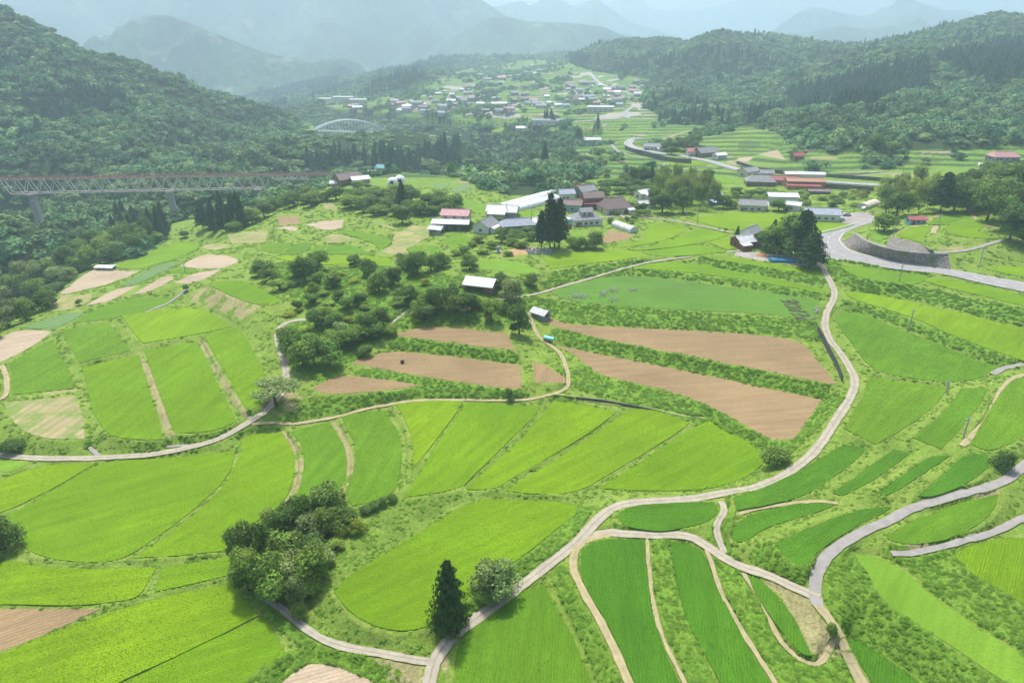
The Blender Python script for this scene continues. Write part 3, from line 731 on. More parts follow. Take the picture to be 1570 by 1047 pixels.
fl = np.array([(k*9+a, k*9+a+1, (k+1)*9+a+1, (k+1)*9+a) for k in range(nA-1) for a in range(8)])
if np.cross(np.array(vv[fl[0][1]]) - vv[fl[0][0]], np.array(vv[fl[0][2]]) - vv[fl[0][0]])[2] < 0: fl = fl[:, ::-1].copy()
me = mesh("road", vv, fl, M['a']); u = me.uv_layers.new(name="UVMap"); li = np.zeros(len(me.loops), np.int32); me.loops.foreach_get("vertex_index", li)
u.data.foreach_set("uv", np.array(uv, np.float32)[li].ravel()); prop(obj("road", me), kind="structure")
for t, dash in ((.06, 0), (.52, 1), (.94, 0)):
    L = DA * (1 - t) + DB * t; X, Y = L[:, 0], L[:, 1]; nx, ny = offsets(X, Y); Z = np.full(nA, asz)
    if not dash: ribbon("road_marking", M['line'], X[:100], Y[:100], Z[:100], nx[:100], ny[:100], .22, lift=.004, jit=0, nw=1)
    else:
        for k in range(0, nA - 4, 6): ribbon("road_marking", M['line'], X[k:k+4], Y[k:k+4], Z[k:k+4], nx[k:k+4], ny[k:k+4], .2, lift=.004, jit=0, nw=1)
# ------------------------------------------------------------------ far mountains: each ridge has its own distance
m, nt, b = newmat("mountain_forest", .95, .1); p = geopos(nt)
f = mathn(nt, 'MULTIPLY', rng(nt, noise(nt, p, .004, 5, .65), .35, .65, .5, 1.5), rng(nt, noise(nt, p, .02, 4, .7), .3, .7, .6, 1.4)); c = scalecol(nt, (.060, .105, .050), f)
c = mix(nt, rng(nt, noise(nt, p, .0065, 4, .6), .60, .66, 0, .75), c, (.26, .27, .15)); nt.links.new(c, b.inputs["Base Color"]); M['mount'] = m
def ridge(line, Y, seed, amp, base=-90, slope=.52, noiseh=10):
    p = np.array(densify(pts(line), 12)); px, py = p[:, 0], p[:, 1]
    Yc = Y * (1 + .06 * (fbm(px / 160., px * 0 + seed, 2, seed) - .5)); X, Yv, Z = at_Y(px, py, Yc)
    n = len(px); ns = 60; vv = []
    for s in range(ns + 12):
        if s <= ns:
            t = s / ns; run = (Z - base) / slope; q = 1 - t; zz = base + (Z - base) * (t ** 1.15); yy = Yv - run * q
        else:
            q = -(s - ns) / 12; zz = Z + (base - Z) * (-q); yy = Yv + (Z - base) * 1.2 * (-q)
        xx = X * (yy / Yv) ** .6
        g = fbm(xx / (Y * .055), yy / (Y * .16), 5, seed) - .5; h = fbm(xx / (Y * .012), yy / (Y * .012), 3, seed + 3) - .5
        k = (1 - max(0, 1 - (1 - q) * 3)) if False else 1
        wgt = np.clip(abs(q) * 5, 0.0, 1) * np.clip((1 - abs(q)) * 3, 0, 1)
        zz = zz + g * amp * 1.6 * wgt + h * noiseh * (wgt + .25)
        vv.append(np.c_[xx, yy, zz])
    vv = np.concatenate(vv); R = ns + 12
    ii = np.arange(R - 1)[:, None] * n + np.arange(n - 1)[None]
    F = np.stack([ii, ii + 1, ii + n + 1, ii + n], -1).reshape(-1, 4)
    prop(obj("mountain", mesh("mountain", vv, F, M['mount'], smooth=True)), kind="structure")
ridge("-500,120 -300,60 -120,60 0,85 80,95 140,75 180,45 215,27 260,25 300,40 350,60 400,78 450,90 520,104 600,112 680,124", 2700, 31, 150, noiseh=22)
ridge("-800,-30 -500,-80 -200,-60 0,-18 100,-28 300,-20 420,-40 560,-60 680,-30 735,-2 785,30 830,58 880,82 930,104", 4300, 37, 380, noiseh=24)
ridge("640,95 700,56 760,26 811,33 875,36 925,42 950,52 1000,62 1060,76 1120,95 1200,110", 3500, 41, 160, noiseh=14)
ridge("600,60 700,20 760,10 800,2 812,9 830,0 847,-8 865,2 880,9 905,1 920,3 940,16 970,35 1005,46 1050,60 1120,78", 6200, 43, 420, noiseh=24)
ridge("840,60 900,25 940,4 980,10 1010,15 1060,16 1100,9 1150,-4 1200,-16 1260,-10 1310,1 1375,3 1420,-6 1500,-14 1600,-10 1800,10 2100,30", 8600, 47, 500, noiseh=26)
ridge("1100,90 1150,70 1180,52 1205,32 1235,14 1262,13 1290,20 1330,24 1370,8 1410,4 1450,16 1480,16 1520,28 1580,38 1700,30 1900,60", 5400, 53, 350, noiseh=20)
ridge("1080,95 1150,72 1200,62 1240,50 1290,40 1330,45 1380,37 1410,38 1450,46 1500,58 1600,70 1750,60 1950,80", 3900, 59, 160, noiseh=14)
# far ground to the horizon
me = mesh("far_ground", [(-9000, 2300, -100), (9000, 2300, -100), (9000, 9600, -100), (-9000, 9600, -100)], np.array([[0, 1, 2, 3]]), M['mount']); prop(obj("far_ground", me), kind="structure")
me = mesh("side_ground", [(-9000, -900, -112), (9000, -900, -112), (9000, 2310, -112), (-9000, 2310, -112)], np.array([[0, 1, 2, 3]]), M['mount']); prop(obj("side_ground", me), kind="structure")
# ------------------------------------------------------------------ the air
hv = [(x, y, z) for z in (-250, 720) for x, y in ((-10200, -1200), (10200, -1200), (10200, 9900), (-10200, 9900))]
me = mesh("haze", hv, [(0, 3, 2, 1), (4, 5, 6, 7), (0, 1, 5, 4), (1, 2, 6, 5), (2, 3, 7, 6), (3, 0, 4, 7)], [])
hm = bpy.data.materials.new("haze_air"); hm.use_nodes = True; nt = hm.node_tree; nt.nodes.remove(nt.nodes["Principled BSDF"])
pv = nt.nodes.new("ShaderNodeVolumePrincipled"); pv.inputs["Density"].default_value = HAZE_DENSITY; pv.inputs["Density Attribute"].default_value = ""
pv.inputs["Color"].default_value = (.68, .87, 1.0, 1); pv.inputs["Anisotropy"].default_value = .35
nt.links.new(pv.outputs[0], nt.nodes["Material Output"].inputs["Volume"])
me.materials.append(hm); prop(obj("haze", me), kind="stuff")
# ------------------------------------------------------------------ plants
def leaf_quads(C, Nn, size, r, bend=.25):
    """small bent leaf sprays: centres, normals, size -> verts, faces"""
    n = len(C); a = r.normal(size=(n, 3)); t = np.cross(Nn, a); t /= np.linalg.norm(t, axis=1)[:, None] + 1e-9; b_ = np.cross(Nn, t)
    s = size * r.uniform(.6, 1.25, (n, 1)); t = t * s; b_ = b_ * s * .75
    v = np.stack([C - t, C - b_ * .9 + Nn * s * bend * .3, C + t, C + b_ * .9 - Nn * s * bend * .3], 1).reshape(-1, 3)
    f = np.arange(n * 4).reshape(n, 4); return v, f
def lump(c, rad, seed, sub=2, squash=(1, 1, 1)):
    import bmesh
    bm = bmesh.new(); bmesh.ops.create_icosphere(bm, subdivisions=sub, radius=1)
    v = np.array([x.co[:] for x in bm.verts]); f = np.array([[q.index for q in x.verts] for x in bm.faces]); bm.free()
    k = 1 + (vnoise(v[:, 0] * 2.1 + seed, v[:, 1] * 2.1 + v[:, 2] * 1.7, seed) - .5) * .5
    v = v * k[:, None] * np.array(squash) * rad + c; return v, np.c_[f, f[:, 2:3]]
def crown_broad(seed, nl, nleaf, leaf, shape='round'):
    """crown in a unit box: height 1 over the trunk foot, radius about .5"""
    r = np.random.default_rng(seed); VV, FF, TT = [], [], []; off = 0
    for k in range(nl):
        a = r.uniform(0, 6.283); h = r.uniform(0, 1)
        if shape == 'round': R = .30 * math.sqrt(max(.05, 1 - (h * 1.45 - .55) ** 2)); z = .20 + .62 * h; rad = r.uniform(.12, .25); R *= r.uniform(.7, 1.3)
        elif shape == 'bush': R = .30 * (1 - h * .8); z = .20 + .52 * h; rad = r.uniform(.18, .28)
        elif shape == 'flat': R = .40 * math.sqrt(r.uniform()); z = .68 + .14 * h; rad = r.uniform(.12, .17)
        elif shape == 'bamboo': R = .30 * math.sqrt(r.uniform()); z = .35 + .5 * h; rad = r.uniform(.10, .16)
        else: R = .22; z = .3 + .5 * h; rad = .2
        if k == 0: R = 0; z = .62; rad = .27 if shape != 'flat' else .14
        c = np.array([R * math.cos(a), R * math.sin(a), z]); sq = np.array([1, 1, .8 if shape != 'bamboo' else 1.7]) * rad
        tone = r.uniform(.72, 1.28)
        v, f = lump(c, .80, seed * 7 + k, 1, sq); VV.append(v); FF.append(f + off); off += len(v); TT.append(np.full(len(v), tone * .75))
        n = max(8, int(nleaf / nl)); d = r.normal(size=(n, 3)); d[:, 2] = np.abs(d[:, 2]) * .9 - .28; d /= np.linalg.norm(d, axis=1)[:, None]
        C = c + d * sq * (.78 + .55 * r.random((n, 1)) ** 2); nn = d + np.array([0, 0, .45]) + r.normal(size=(n, 3)) * .45; nn /= np.linalg.norm(nn, axis=1)[:, None]
        v, f = leaf_quads(C, nn, leaf, r); VV.append(v); FF.append(f + off); off += len(v); TT.append(np.repeat(tone * r.uniform(.62, 1.4, n), 4))
    return np.concatenate(VV), np.concatenate(FF), np.concatenate(TT)
def crown_cedar(seed, nt_, nleaf, leaf, rad=.5, z0=.12, power=.85, drop=.35):
    """conical crown, height 1, base radius .5 (scaled later); tiers of drooping sprays round a dark core"""
    r = np.random.default_rng(seed); VV, FF, TT = [], [], []; off = 0; ns = 12
    core = []; 
    for k in range(9):
        t = k / 8; z = z0 + (1 - z0) * t; R = rad * .55 * (max(0, 1 - t) ** power) * (1 if t > .05 else .6) + .004
        for s in range(ns): a = 6.283 * s / ns; q = R * (.85 + .3 * r.uniform()); core.append((q * math.cos(a), q * math.sin(a), z))
    cf = [(k * ns + s, k * ns + (s + 1) % ns, (k + 1) * ns + (s + 1) % ns, (k + 1) * ns + s) for k in range(8) for s in range(ns)]
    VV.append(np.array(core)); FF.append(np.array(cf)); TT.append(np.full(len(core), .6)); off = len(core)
    t = r.uniform(0, 1, nleaf) ** 1.25; tier = (np.floor(t * nt_) + r.uniform(0, .45, nleaf)) / nt_; t = tier
    a = r.uniform(0, 6.283, nleaf); lob = 1 + .30 * np.sin(a * 5 + np.floor(t * nt_) * 2.1) + .15 * np.sin(a * 3 + seed)
    R = rad * (1 - t) ** power * lob * r.uniform(.68, 1.08, nleaf) * np.where(t < .06, .8, 1); z = z0 + (1 - z0) * t - drop * R * .35
    C = np.c_[R * np.cos(a), R * np.sin(a), z]; d = np.c_[np.cos(a), np.sin(a), np.full(nleaf, .75)]; d += r.normal(size=d.shape) * .4; d /= np.linalg.norm(d, axis=1)[:, None]
    v, f = leaf_quads(C, d, leaf, r); VV.append(v); FF.append(f + off); TT.append(np.repeat(r.uniform(.6, 1.35, nleaf), 4))
    return np.concatenate(VV), np.concatenate(FF), np.concatenate(TT)
def crown_mesh(name, vft, mat):
    v, f, t = vft; me = mesh(name, v, f, mat); vfloat(me, t, "Tone"); return me
def tube(path, radii, n=7):
    v = []; f = []
    for k, (p, r) in enumerate(zip(path, radii)):
        for s in range(n): a = 6.283 * s / n; v.append((p[0] + r * math.cos(a), p[1] + r * math.sin(a), p[2]))
    for k in range(len(path) - 1):
        for s in range(n): f.append((k*n+s, k*n+(s+1) % n, (k+1)*n+(s+1) % n, (k+1)*n+s))
    return v, f
def trunk_mesh(seed, limbs=5, top=.7, r0=.035, fork=.3):
    r = random.Random(seed); V_, F_ = [], []
    def add(path, rad):
        v, f = tube(path, rad); o = len(V_); V_.extend(v); F_.extend(tuple(i + o for i in q) for q in f)
    bx, by = r.uniform(-.03, .03), r.uniform(-.03, .03)
    add([(0, 0, -.04), (bx * .3, by * .3, fork * .5), (bx, by, fork), (bx * 1.5, by * 1.5, top)], [r0 * 1.35, r0, r0 * .8, r0 * .25])
    for k in range(limbs):
        a = 6.283 * k / limbs + r.uniform(-.4, .4); h = fork * r.uniform(.8, 1.25); L = r.uniform(.18, .3)
        add([(bx, by, h), (bx + L * .5 * math.cos(a), by + L * .5 * math.sin(a), h + .12), (bx + L * math.cos(a), by + L * math.sin(a), h + .30)], [r0 * .55, r0 * .38, r0 * .12])
    return mesh("trunk", V_, F_, M['bark'], smooth=True)
KIND = {}
def reg(k, name, cat, crowns, trunks, ww): KIND[k] = (name, cat, crowns, trunks, ww)
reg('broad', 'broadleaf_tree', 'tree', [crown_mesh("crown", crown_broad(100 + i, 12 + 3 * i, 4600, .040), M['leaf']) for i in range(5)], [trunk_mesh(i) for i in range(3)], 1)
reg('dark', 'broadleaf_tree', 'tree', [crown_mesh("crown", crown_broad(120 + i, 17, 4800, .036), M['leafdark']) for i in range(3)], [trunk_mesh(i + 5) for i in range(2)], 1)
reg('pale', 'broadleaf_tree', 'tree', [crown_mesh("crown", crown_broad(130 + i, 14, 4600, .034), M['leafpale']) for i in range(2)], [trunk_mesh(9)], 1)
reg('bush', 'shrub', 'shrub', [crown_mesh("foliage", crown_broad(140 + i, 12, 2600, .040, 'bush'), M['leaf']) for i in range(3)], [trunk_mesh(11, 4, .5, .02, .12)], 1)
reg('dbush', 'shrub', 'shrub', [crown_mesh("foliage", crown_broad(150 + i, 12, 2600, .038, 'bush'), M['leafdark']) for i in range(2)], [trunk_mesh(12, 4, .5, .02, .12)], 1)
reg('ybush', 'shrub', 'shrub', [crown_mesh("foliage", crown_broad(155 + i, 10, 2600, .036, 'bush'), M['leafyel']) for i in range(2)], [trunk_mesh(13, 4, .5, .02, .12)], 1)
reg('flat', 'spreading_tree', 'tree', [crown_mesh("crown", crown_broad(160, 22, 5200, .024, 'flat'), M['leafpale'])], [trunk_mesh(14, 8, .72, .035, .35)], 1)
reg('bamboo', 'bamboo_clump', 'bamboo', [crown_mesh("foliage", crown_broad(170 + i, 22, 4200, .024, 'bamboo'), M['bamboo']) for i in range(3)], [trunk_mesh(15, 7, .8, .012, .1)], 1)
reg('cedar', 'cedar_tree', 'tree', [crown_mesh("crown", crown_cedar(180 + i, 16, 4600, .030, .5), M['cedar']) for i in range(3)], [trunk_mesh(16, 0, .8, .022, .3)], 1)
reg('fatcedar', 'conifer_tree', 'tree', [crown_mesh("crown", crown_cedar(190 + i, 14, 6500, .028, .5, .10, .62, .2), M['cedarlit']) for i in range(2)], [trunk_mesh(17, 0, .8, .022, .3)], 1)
reg('bark_cedar', 'cedar_tree', 'tree', [crown_mesh("crown", crown_cedar(200 + i, 10, 5600, .034, .5, .26, .5, .4), M['cedar']) for i in range(2)], [trunk_mesh(18, 0, .85, .022, .3)], 1)
TREES = []; trnd = random.Random(21)
def tree_at(kind, x, y, H, W, label, group=None):
    name, cat, crowns, trunks, _ = KIND[kind]; z = float(samp(S, x, y)); o = empty(name, (x, y, z - .05), trnd.uniform(0, 6.28)); prop(o, label, cat, group)
    c = obj(crowns[0].name.split('.')[0], trnd.choice(crowns), o); t = obj("trunk", trnd.choice(trunks), o)
    c.scale = (W, W, H); t.scale = (max(W, H * .5), max(W, H * .5), H); TREES.append((x, y, W)); return o
def size_px(px, py, hpx, wpx):
    X, Y, Z = (float(v[0]) for v in hit(px, py, S)); d = depth_of(Y, Z); sl = math.hypot(Y, CAMZ - Z); sd = (CAMZ - Z) / sl; cd = Y / sl
    W = wpx * d / FPX * 1.06; H = max(.8, (hpx - .36 * wpx * sd) * d / FPX / cd); return X, Y, H, W
def tree(kind, px, py, hpx, wpx, label, group=None):
    X, Y, H, W = size_px(px, py, hpx, wpx); return tree_at(kind, X, Y, H, W, label, group)
ORD = "first second third fourth fifth sixth seventh eighth ninth tenth eleventh twelfth thirteenth fourteenth fifteenth sixteenth seventeenth eighteenth nineteenth twentieth".split()
TENS = {20: 'twenty', 30: 'thirty', 40: 'forty', 50: 'fifty', 60: 'sixty', 70: 'seventy', 80: 'eighty', 90: 'ninety'}
def ordw(k):
    if k <= 20: return ORD[k - 1]
    c = '' 
    if k > 100: c = 'hundred-and-'; k -= 100
    if k <= 20: return c + ORD[k - 1]
    t = k // 10 * 10; u = k % 10
    return c + (TENS[t] + '-' + ORD[u - 1] if u else TENS[t][:-1] + 'ieth')
# single trees: kind | foot x,y | height,width in picture | label
ONE = """fatcedar|690,961|105,54|tall pointed dark conifer standing alone where the gravel tracks meet
pale|757,916|66,64|round pale green tree beside the track, right of the pointed conifer
bush|742,925|26,34|low leafy shrub between the pointed conifer and the round pale tree
bush|1272,975|25,20|small bright shrub on dry grass by the forked footpath in the lower right
bush|1192,712|36,50|dark leafy shrub at the end of the ploughed field beside the curving track
dbush|1538,716|33,38|round dark bush beside the grey lane at the right edge
dbush|17,693|26,40|dark bush above the track at the left edge
dark|8,840|56,54|dark round tree cut by the left edge of the photograph
dbush|780,613|24,17|small dark bush on the bank above the fan of rice fields
flat|424,622|50,74|spreading pale tree with a thin trunk where the track forks
bush|1355,356|36,44|rounded shrub mound above the retaining wall at the road bend
broad|720,413|26,26|round tree by the mown meadow left of the open shed
dark|796,512|52,34|tall leafy tree beside the small grey shed
broad|754,492|40,28|leafy tree on the slope just below the white roofed open shed
pale|789,462|44,34|thin small tree with a bare trunk by the track near the white roofed shed
dark|768,437|22,20|dark tree just right of the white roofed open shed
dbush|815,436|22,24|dark shrub beside the track right of the thin small tree
bark_cedar|830,381|60,20|leftmost tall cedar of the group behind the graveyard
bark_cedar|843,383|88,25|tallest cedar of the group behind the graveyard
bark_cedar|857,382|80,24|rightmost tall cedar of the group behind the graveyard
bark_cedar|850,379|70,20|shorter cedar standing behind the two tallest cedars by the graveyard
bush|876,378|20,22|shrub right of the tall cedars by the graveyard
bush|890,382|24,26|shrub at the edge of the garden right of the tall cedars
dbush|912,380|30,34|dark round shrub beside the red-brown vegetable plot
cedar|1130,363|18,9|small dark conifer beside the maroon walled farmhouse
dark|1166,378|26,26|low dark tree right beside the maroon walled farmhouse roof
cedar|1181,390|56,30|leftmost tall conifer of the clump by the road bend
broad|1196,390|56,44|leafy tree left of centre in the clump by the road bend
dark|1212,394|68,44|dark tree in the middle of the clump by the road bend
bark_cedar|1226,396|78,44|tallest conifer of the clump by the road bend
bark_cedar|1240,411|60,40|rightmost dark conifer at the corner of the road bend
bark_cedar|1441,326|64,34|tall dark cedar at the right end of the bamboo grove
dark|1462,324|50,34|dark tree just right of the tall cedar by the bamboo grove
dark|1482,326|52,36|dark tree behind the upper terrace field at the right
dark|1500,318|50,38|dark shaded tree at the top of the terrace path
cedar|999,282|30,11|lone small pointed cedar below the grey roadside yard
cedar|617,322|48,22|tall cedar rising above the wood by the white domes
dark|617,343|30,28|dark tree at the foot of the tall cedar near the stubble field
dbush|286,447|14,12|dark round bush at the end of the small concrete lane
dbush|122,468|12,11|small dark bush on the pale field corner
dbush|283,365|14,18|dark bush beside the tan field near the cedars
cedar|246,367|48,22|cedar at the edge of the gorge, nearest the long green field
cedar|886,217|22,18|dark cedar clump beside the pale walled building
cedar|835,250|34,14|tall slender cedar rising from the wood beyond the village""".split('\n')
for ln in ONE:
    k, a, b, l = ln.split('|'); px, py = map(float, a.split(',')); h, w = map(float, b.split(',')); tree(k, px, py, h, w, l)
# groups: kind | x,y,h,w ...
def group(desc, grp, items):
    items = sorted(items, key=lambda q: q[1])
    for i, (k, px, py, h, w) in enumerate(items):
        noun = {'bush': 'shrub', 'dbush': 'dark shrub', 'ybush': 'yellow-green shrub', 'bamboo': 'feathery bamboo', 'cedar': 'dark cedar', 'bark_cedar': 'dark cedar', 'dark': 'dark tree', 'pale': 'pale tree'}.get(k, 'green tree')
        tree(k, px, py - (2 if 'wooded central knoll' in desc else 0), h * (.98 if 'wooded central knoll' in desc else 1), w * (.92 if 'wooded central knoll' in desc else 1), f"{noun}, {ordw(i + 1)} from the left {desc}", grp)
def items(s):
    o = []
    for q in s.split():
        k, r = q.split(':'); o.append((k, *map(float, r.split(','))))
    return o
group("in the lower left grove of trees", "trees in the grove at lower left", items("""dark:503,783,52,54 broad:462,800,48,44 dark:436,815,50,44
pale:478,822,44,50 broad:505,812,42,46 broad:528,806,32,44 ybush:520,820,24,30 ybush:547,814,28,30 dark:375,866,72,46 broad:400,856,62,48 broad:382,905,72,46
broad:446,862,60,58 dark:478,850,40,44 broad:415,905,66,52 broad:425,925,64,52 pale:452,900,60,54 broad:482,890,62,50 pale:498,870,40,38 broad:514,842,22,26
pale:456,935,56,30 bush:472,915,34,40 bush:458,945,32,30 dbush:466,795,26,26 bush:410,798,26,30"""))
group("along the bank right of the lower grove", "bushes along the bank beside the lower grove", items("dbush:560,786,16,22 dbush:574,780,17,22 dbush:588,774,17,20 dbush:601,769,16,18"))
group("on the wooded central knoll", "trees on the central knoll", items("""broad:450,545,42,42 broad:465,566,56,46 dark:482,560,50,40
broad:506,562,54,44 broad:440,528,30,32 broad:416,432,30,34 dark:398,425,26,28 broad:429,447,24,28 dark:468,432,44,40 broad:488,418,36,38 broad:455,425,26,30 broad:492,434,22,26
broad:511,442,28,30 dark:478,468,22,24 broad:481,452,20,18 dark:456,477,18,18 dark:519,462,18,18 dark:545,411,22,24 broad:565,425,30,28 broad:534,475,26,30 dark:552,470,24,26
broad:581,450,36,32 broad:592,436,24,26 dark:604,440,36,26 pale:617,414,30,28 dark:628,416,26,26 broad:640,424,42,36 dark:661,418,30,28 broad:676,412,26,28 dark:485,504,34,32
broad:500,496,28,28 dark:513,508,32,32 pale:521,518,28,26 broad:534,534,32,30 broad:516,536,32,30 broad:548,524,26,28 broad:565,512,38,34 dark:576,522,28,28 dark:588,504,36,26
broad:600,516,18,22 dark:630,468,34,30 broad:645,486,34,32 dark:652,494,32,30 broad:667,482,44,30 dark:689,478,42,34 broad:702,484,36,32 dark:716,482,36,34 broad:728,476,30,28
dark:560,548,20,26 broad:772,482,20,20"""))
group("in the hedge below the village", "shrubs below the village", items("""bush:698,392,12,20 bush:714,388,14,22 dark:770,372,26,20 bush:735,372,14,24
bush:755,380,14,24 bush:784,376,16,26 bush:800,380,14,24 bush:815,368,16,22 bush:722,378,12,20 bush:742,390,12,22 dbush:765,345,14,16 bush:718,350,18,16 bush:790,362,14,30 bush:808,358,14,24 bush:778,392,10,18"""))
def scatter(poly, n, kinds, hr, wr, desc, grp, seed=1, mind=.6):
    r = random.Random(seed); pl = pts(poly); xs = [p[0] for p in pl]; ys = [p[1] for p in pl]; got = []; T = 0
    while len(got) < n and T < n * 60:
        T += 1; x, y = r.uniform(min(xs), max(xs)), r.uniform(min(ys), max(ys))
        if not pip(np.array([x]), np.array([y]), pl)[0]: continue
        w = r.uniform(*wr)
        if any(math.hypot((x - q[1]), (y - q[2]) * 1.8) < (w + q[4]) * .5 * mind for q in got): continue
        got.append((r.choice(kinds), x, y, r.uniform(*hr), w))
    group(desc, grp, got)
scatter("0,515 30,500 80,468 75,460 130,415 150,412 90,405 50,425 0,455 -60,500 -60,540", 34, ['broad', 'broad', 'broad', 'dark', 'pale'], (24, 40), (26, 36), "on the sunlit left gorge rim", "trees along the gorge rim", 3)
scatter("95,405 150,409 200,396 240,380 235,360 180,368 120,385", 16, ['broad', 'dark', 'broad'], (22, 36), (24, 36), "between the gorge and long bright field", "trees between the gorge and the long bright field", 4)
scatter("170,365 190,345 250,345 262,358 240,378 190,385", 12, ['cedar', 'cedar', 'dark'], (36, 50), (16, 22), "in the cedar stand below the truss bridge", "cedars below the truss bridge", 5)
scatter("308,352 330,342 370,340 378,350 340,360", 9, ['cedar', 'bark_cedar'], (40, 54), (16, 22), "in the cedar clump behind tan fields", "cedar clump behind the tan fields", 6)
scatter("345,362 380,340 440,312 480,300 470,316 420,330 400,345", 18, ['broad', 'dark', 'broad'], (18, 28), (20, 30), "on the slope below the truss bridge end", "trees below the bridge end", 7)
scatter("470,318 520,312 560,328 600,333 640,330 690,330 700,318 660,305 600,308 560,302 500,304", 26, ['dark', 'broad', 'broad', 'dark'], (17, 25), (22, 32), "in the wood below the white domes", "wood below the white domes", 8)
scatter("1000,326 1050,330 1092,318 1085,296 1060,288 1030,292 1005,302", 26, ['bamboo', 'bamboo', 'bamboo', 'dark'], (34, 46), (24, 34), "in the grove right of the village", "bamboo grove behind the village", 9)
scatter("1348,326 1370,334 1425,330 1432,312 1390,300 1350,306", 24, ['bamboo', 'bamboo', 'bamboo', 'dark'], (36, 52), (24, 34), "in the bamboo grove by the road bend", "bamboo grove beside the road bend", 10)
scatter("1500,330 1520,345 1550,372 1600,395 1700,390 1700,300 1560,300 1500,310", 30, ['broad', 'broad', 'dark'], (46, 66), (38, 52), "at the right edge above the terraces", "large trees at the right edge", 11)
scatter("1100,312 1130,300 1200,300 1230,302 1160,318 1105,322", 9, ['broad', 'dark', 'bush'], (14, 24), (18, 28), "behind the cream house", "garden trees behind the cream house", 12)
scatter("1105,372 1160,360 1165,370 1120,378", 0, ['bush'], (10, 12), (10, 12), "", "", 13)
scatter("880,312 950,318 1000,328 990,338 960,322 925,312", 8, ['bush', 'dark'], (12, 18), (14, 20), "in gardens among the village houses", "garden shrubs among the village houses", 14)
scatter("640,262 700,272 720,268 700,260 650,252", 8, ['broad', 'dark', 'pale'], (12, 16), (20, 28), "on the crest behind the white domes", "trees behind the white domes", 15)
scatter("1010,242 1045,238 1072,232 1078,222 1050,218 1020,232", 8, ['dark'], (14, 20), (16, 22), "beside the far roadside house", "dark trees beside the far roadside house", 16)
scatter("1180,325 1205,325 1205,318 1182,318", 3, ['dark'], (20, 26), (22, 28), "before the white roofed farm buildings", "trees before the white roofed farm", 17)
scatter("1330,242 1372,244 1372,236 1332,232", 4, ['dark'], (26, 36), (26, 34), "at the foot of the wooded hill", "trees at the foot of the wooded hill", 18)
scatter("960,300 1000,292 1040,285 1020,275 985,275 960,285", 10, ['dark', 'broad', 'cedar'], (16, 26), (16, 24), "behind the brown roofed farmhouse", "trees behind the brown roofed farmhouses", 19)
scatter("1450,352 1500,368 1560,390 1560,398 1500,392 1455,385", 0, ['bush'], (8, 10), (10, 12), "", "", 20)
scatter("1450,322 1500,316 1570,302 1660,300 1660,272 1500,288 1450,302", 16, ['dark', 'dark', 'bark_cedar'], (38, 54), (30, 40), "in the dark wood behind the terraces", "dark wood behind the terraces", 21)
scatter("900,296 950,280 1010,276 1060,286 1000,294 960,302 930,302", 20, ['broad', 'dark', 'pale', 'dark'], (12, 19), (20, 30), "in the wood behind the brown roofs", "wood behind the brown roofs", 22)
scatter("1120,298 1200,298 1250,300 1330,296 1330,318 1240,318 1130,312", 22, ['bush', 'bush', 'dbush', 'ybush'], (8, 14), (14, 22), "in the scrub above the hall", "scrub above the hall", 23)
scatter("870,340 930,342 960,346 1000,338 1010,330 960,326 900,330", 10, ['bush', 'dbush'], (8, 12), (10, 16), "in the hedges round the grey tiled house", "hedges round the grey tiled house", 24)
scatter("480,300 530,288 600,290 640,292 650,300 560,300 500,308", 12, ['bush', 'dbush', 'broad'], (9, 14), (14, 20), "on the slope below the white domes", "shrubs below the white domes", 25)
scatter("445,440 560,415 700,430 780,440 780,480 600,500 540,545 470,520 440,480", 44, ['bush', 'ybush', 'bush', 'ybush', 'dbush'], (7, 13), (14, 24), "between the trees of the knoll", "low shrubs on the knoll", 26, .5)
# ------------------------------------------------------------------ vegetation nobody could count: instanced over the ground
def instancer(name, meshes, X, Y, Z, scl, seed, label=None):
    r = np.random.default_rng(seed); n = len(X); me = mesh(name, np.c_[X, Y, Z], [], []); rot = np.c_[r.normal(0, .07, n), r.normal(0, .07, n), r.uniform(0, 6.283, n)]
    vfloat(me, rot, "rot", 'FLOAT_VECTOR'); vfloat(me, scl, "scl", 'FLOAT_VECTOR'); vfloat(me, r.integers(0, len(meshes), n), "idx", 'INT')
    o = obj(name, me); prop(o, kind="stuff")
    ng = bpy.data.node_groups.new(name, 'GeometryNodeTree'); ng.interface.new_socket("Geometry", in_out='INPUT', socket_type='NodeSocketGeometry'); ng.interface.new_socket("Geometry", in_out='OUTPUT', socket_type='NodeSocketGeometry')
    gi = ng.nodes.new("NodeGroupInput"); go = ng.nodes.new("NodeGroupOutput"); L = ng.links
    def na(nm, ty):
        q = ng.nodes.new("GeometryNodeInputNamedAttribute"); q.data_type = ty; q.inputs[0].default_value = nm; return [s for s in q.outputs if s.enabled][0]
    g2i = ng.nodes.new("GeometryNodeGeometryToInstance")
    for k, m_ in enumerate(meshes):
        so = bpy.data.objects.new(name + "_part", m_); oi = ng.nodes.new("GeometryNodeObjectInfo"); oi.inputs[0].default_value = so; L.new(oi.outputs["Geometry"], g2i.inputs[0])
    iop = ng.nodes.new("GeometryNodeInstanceOnPoints"); L.new(gi.outputs[0], iop.inputs["Points"]); L.new(g2i.outputs[0], iop.inputs["Instance"])
    iop.inputs["Pick Instance"].default_value = True; L.new(na("idx", 'INT'), iop.inputs["Instance Index"])
    e2r = ng.nodes.new("FunctionNodeEulerToRotation"); L.new(na("rot", 'FLOAT_VECTOR'), e2r.inputs[0]); L.new(e2r.outputs[0], iop.inputs["Rotation"]); L.new(na("scl", 'FLOAT_VECTOR'), iop.inputs["Scale"])
    L.new(iop.outputs[0], go.inputs[0]); md = o.modifiers.new("scatter", 'NODES'); md.node_group = ng; return o
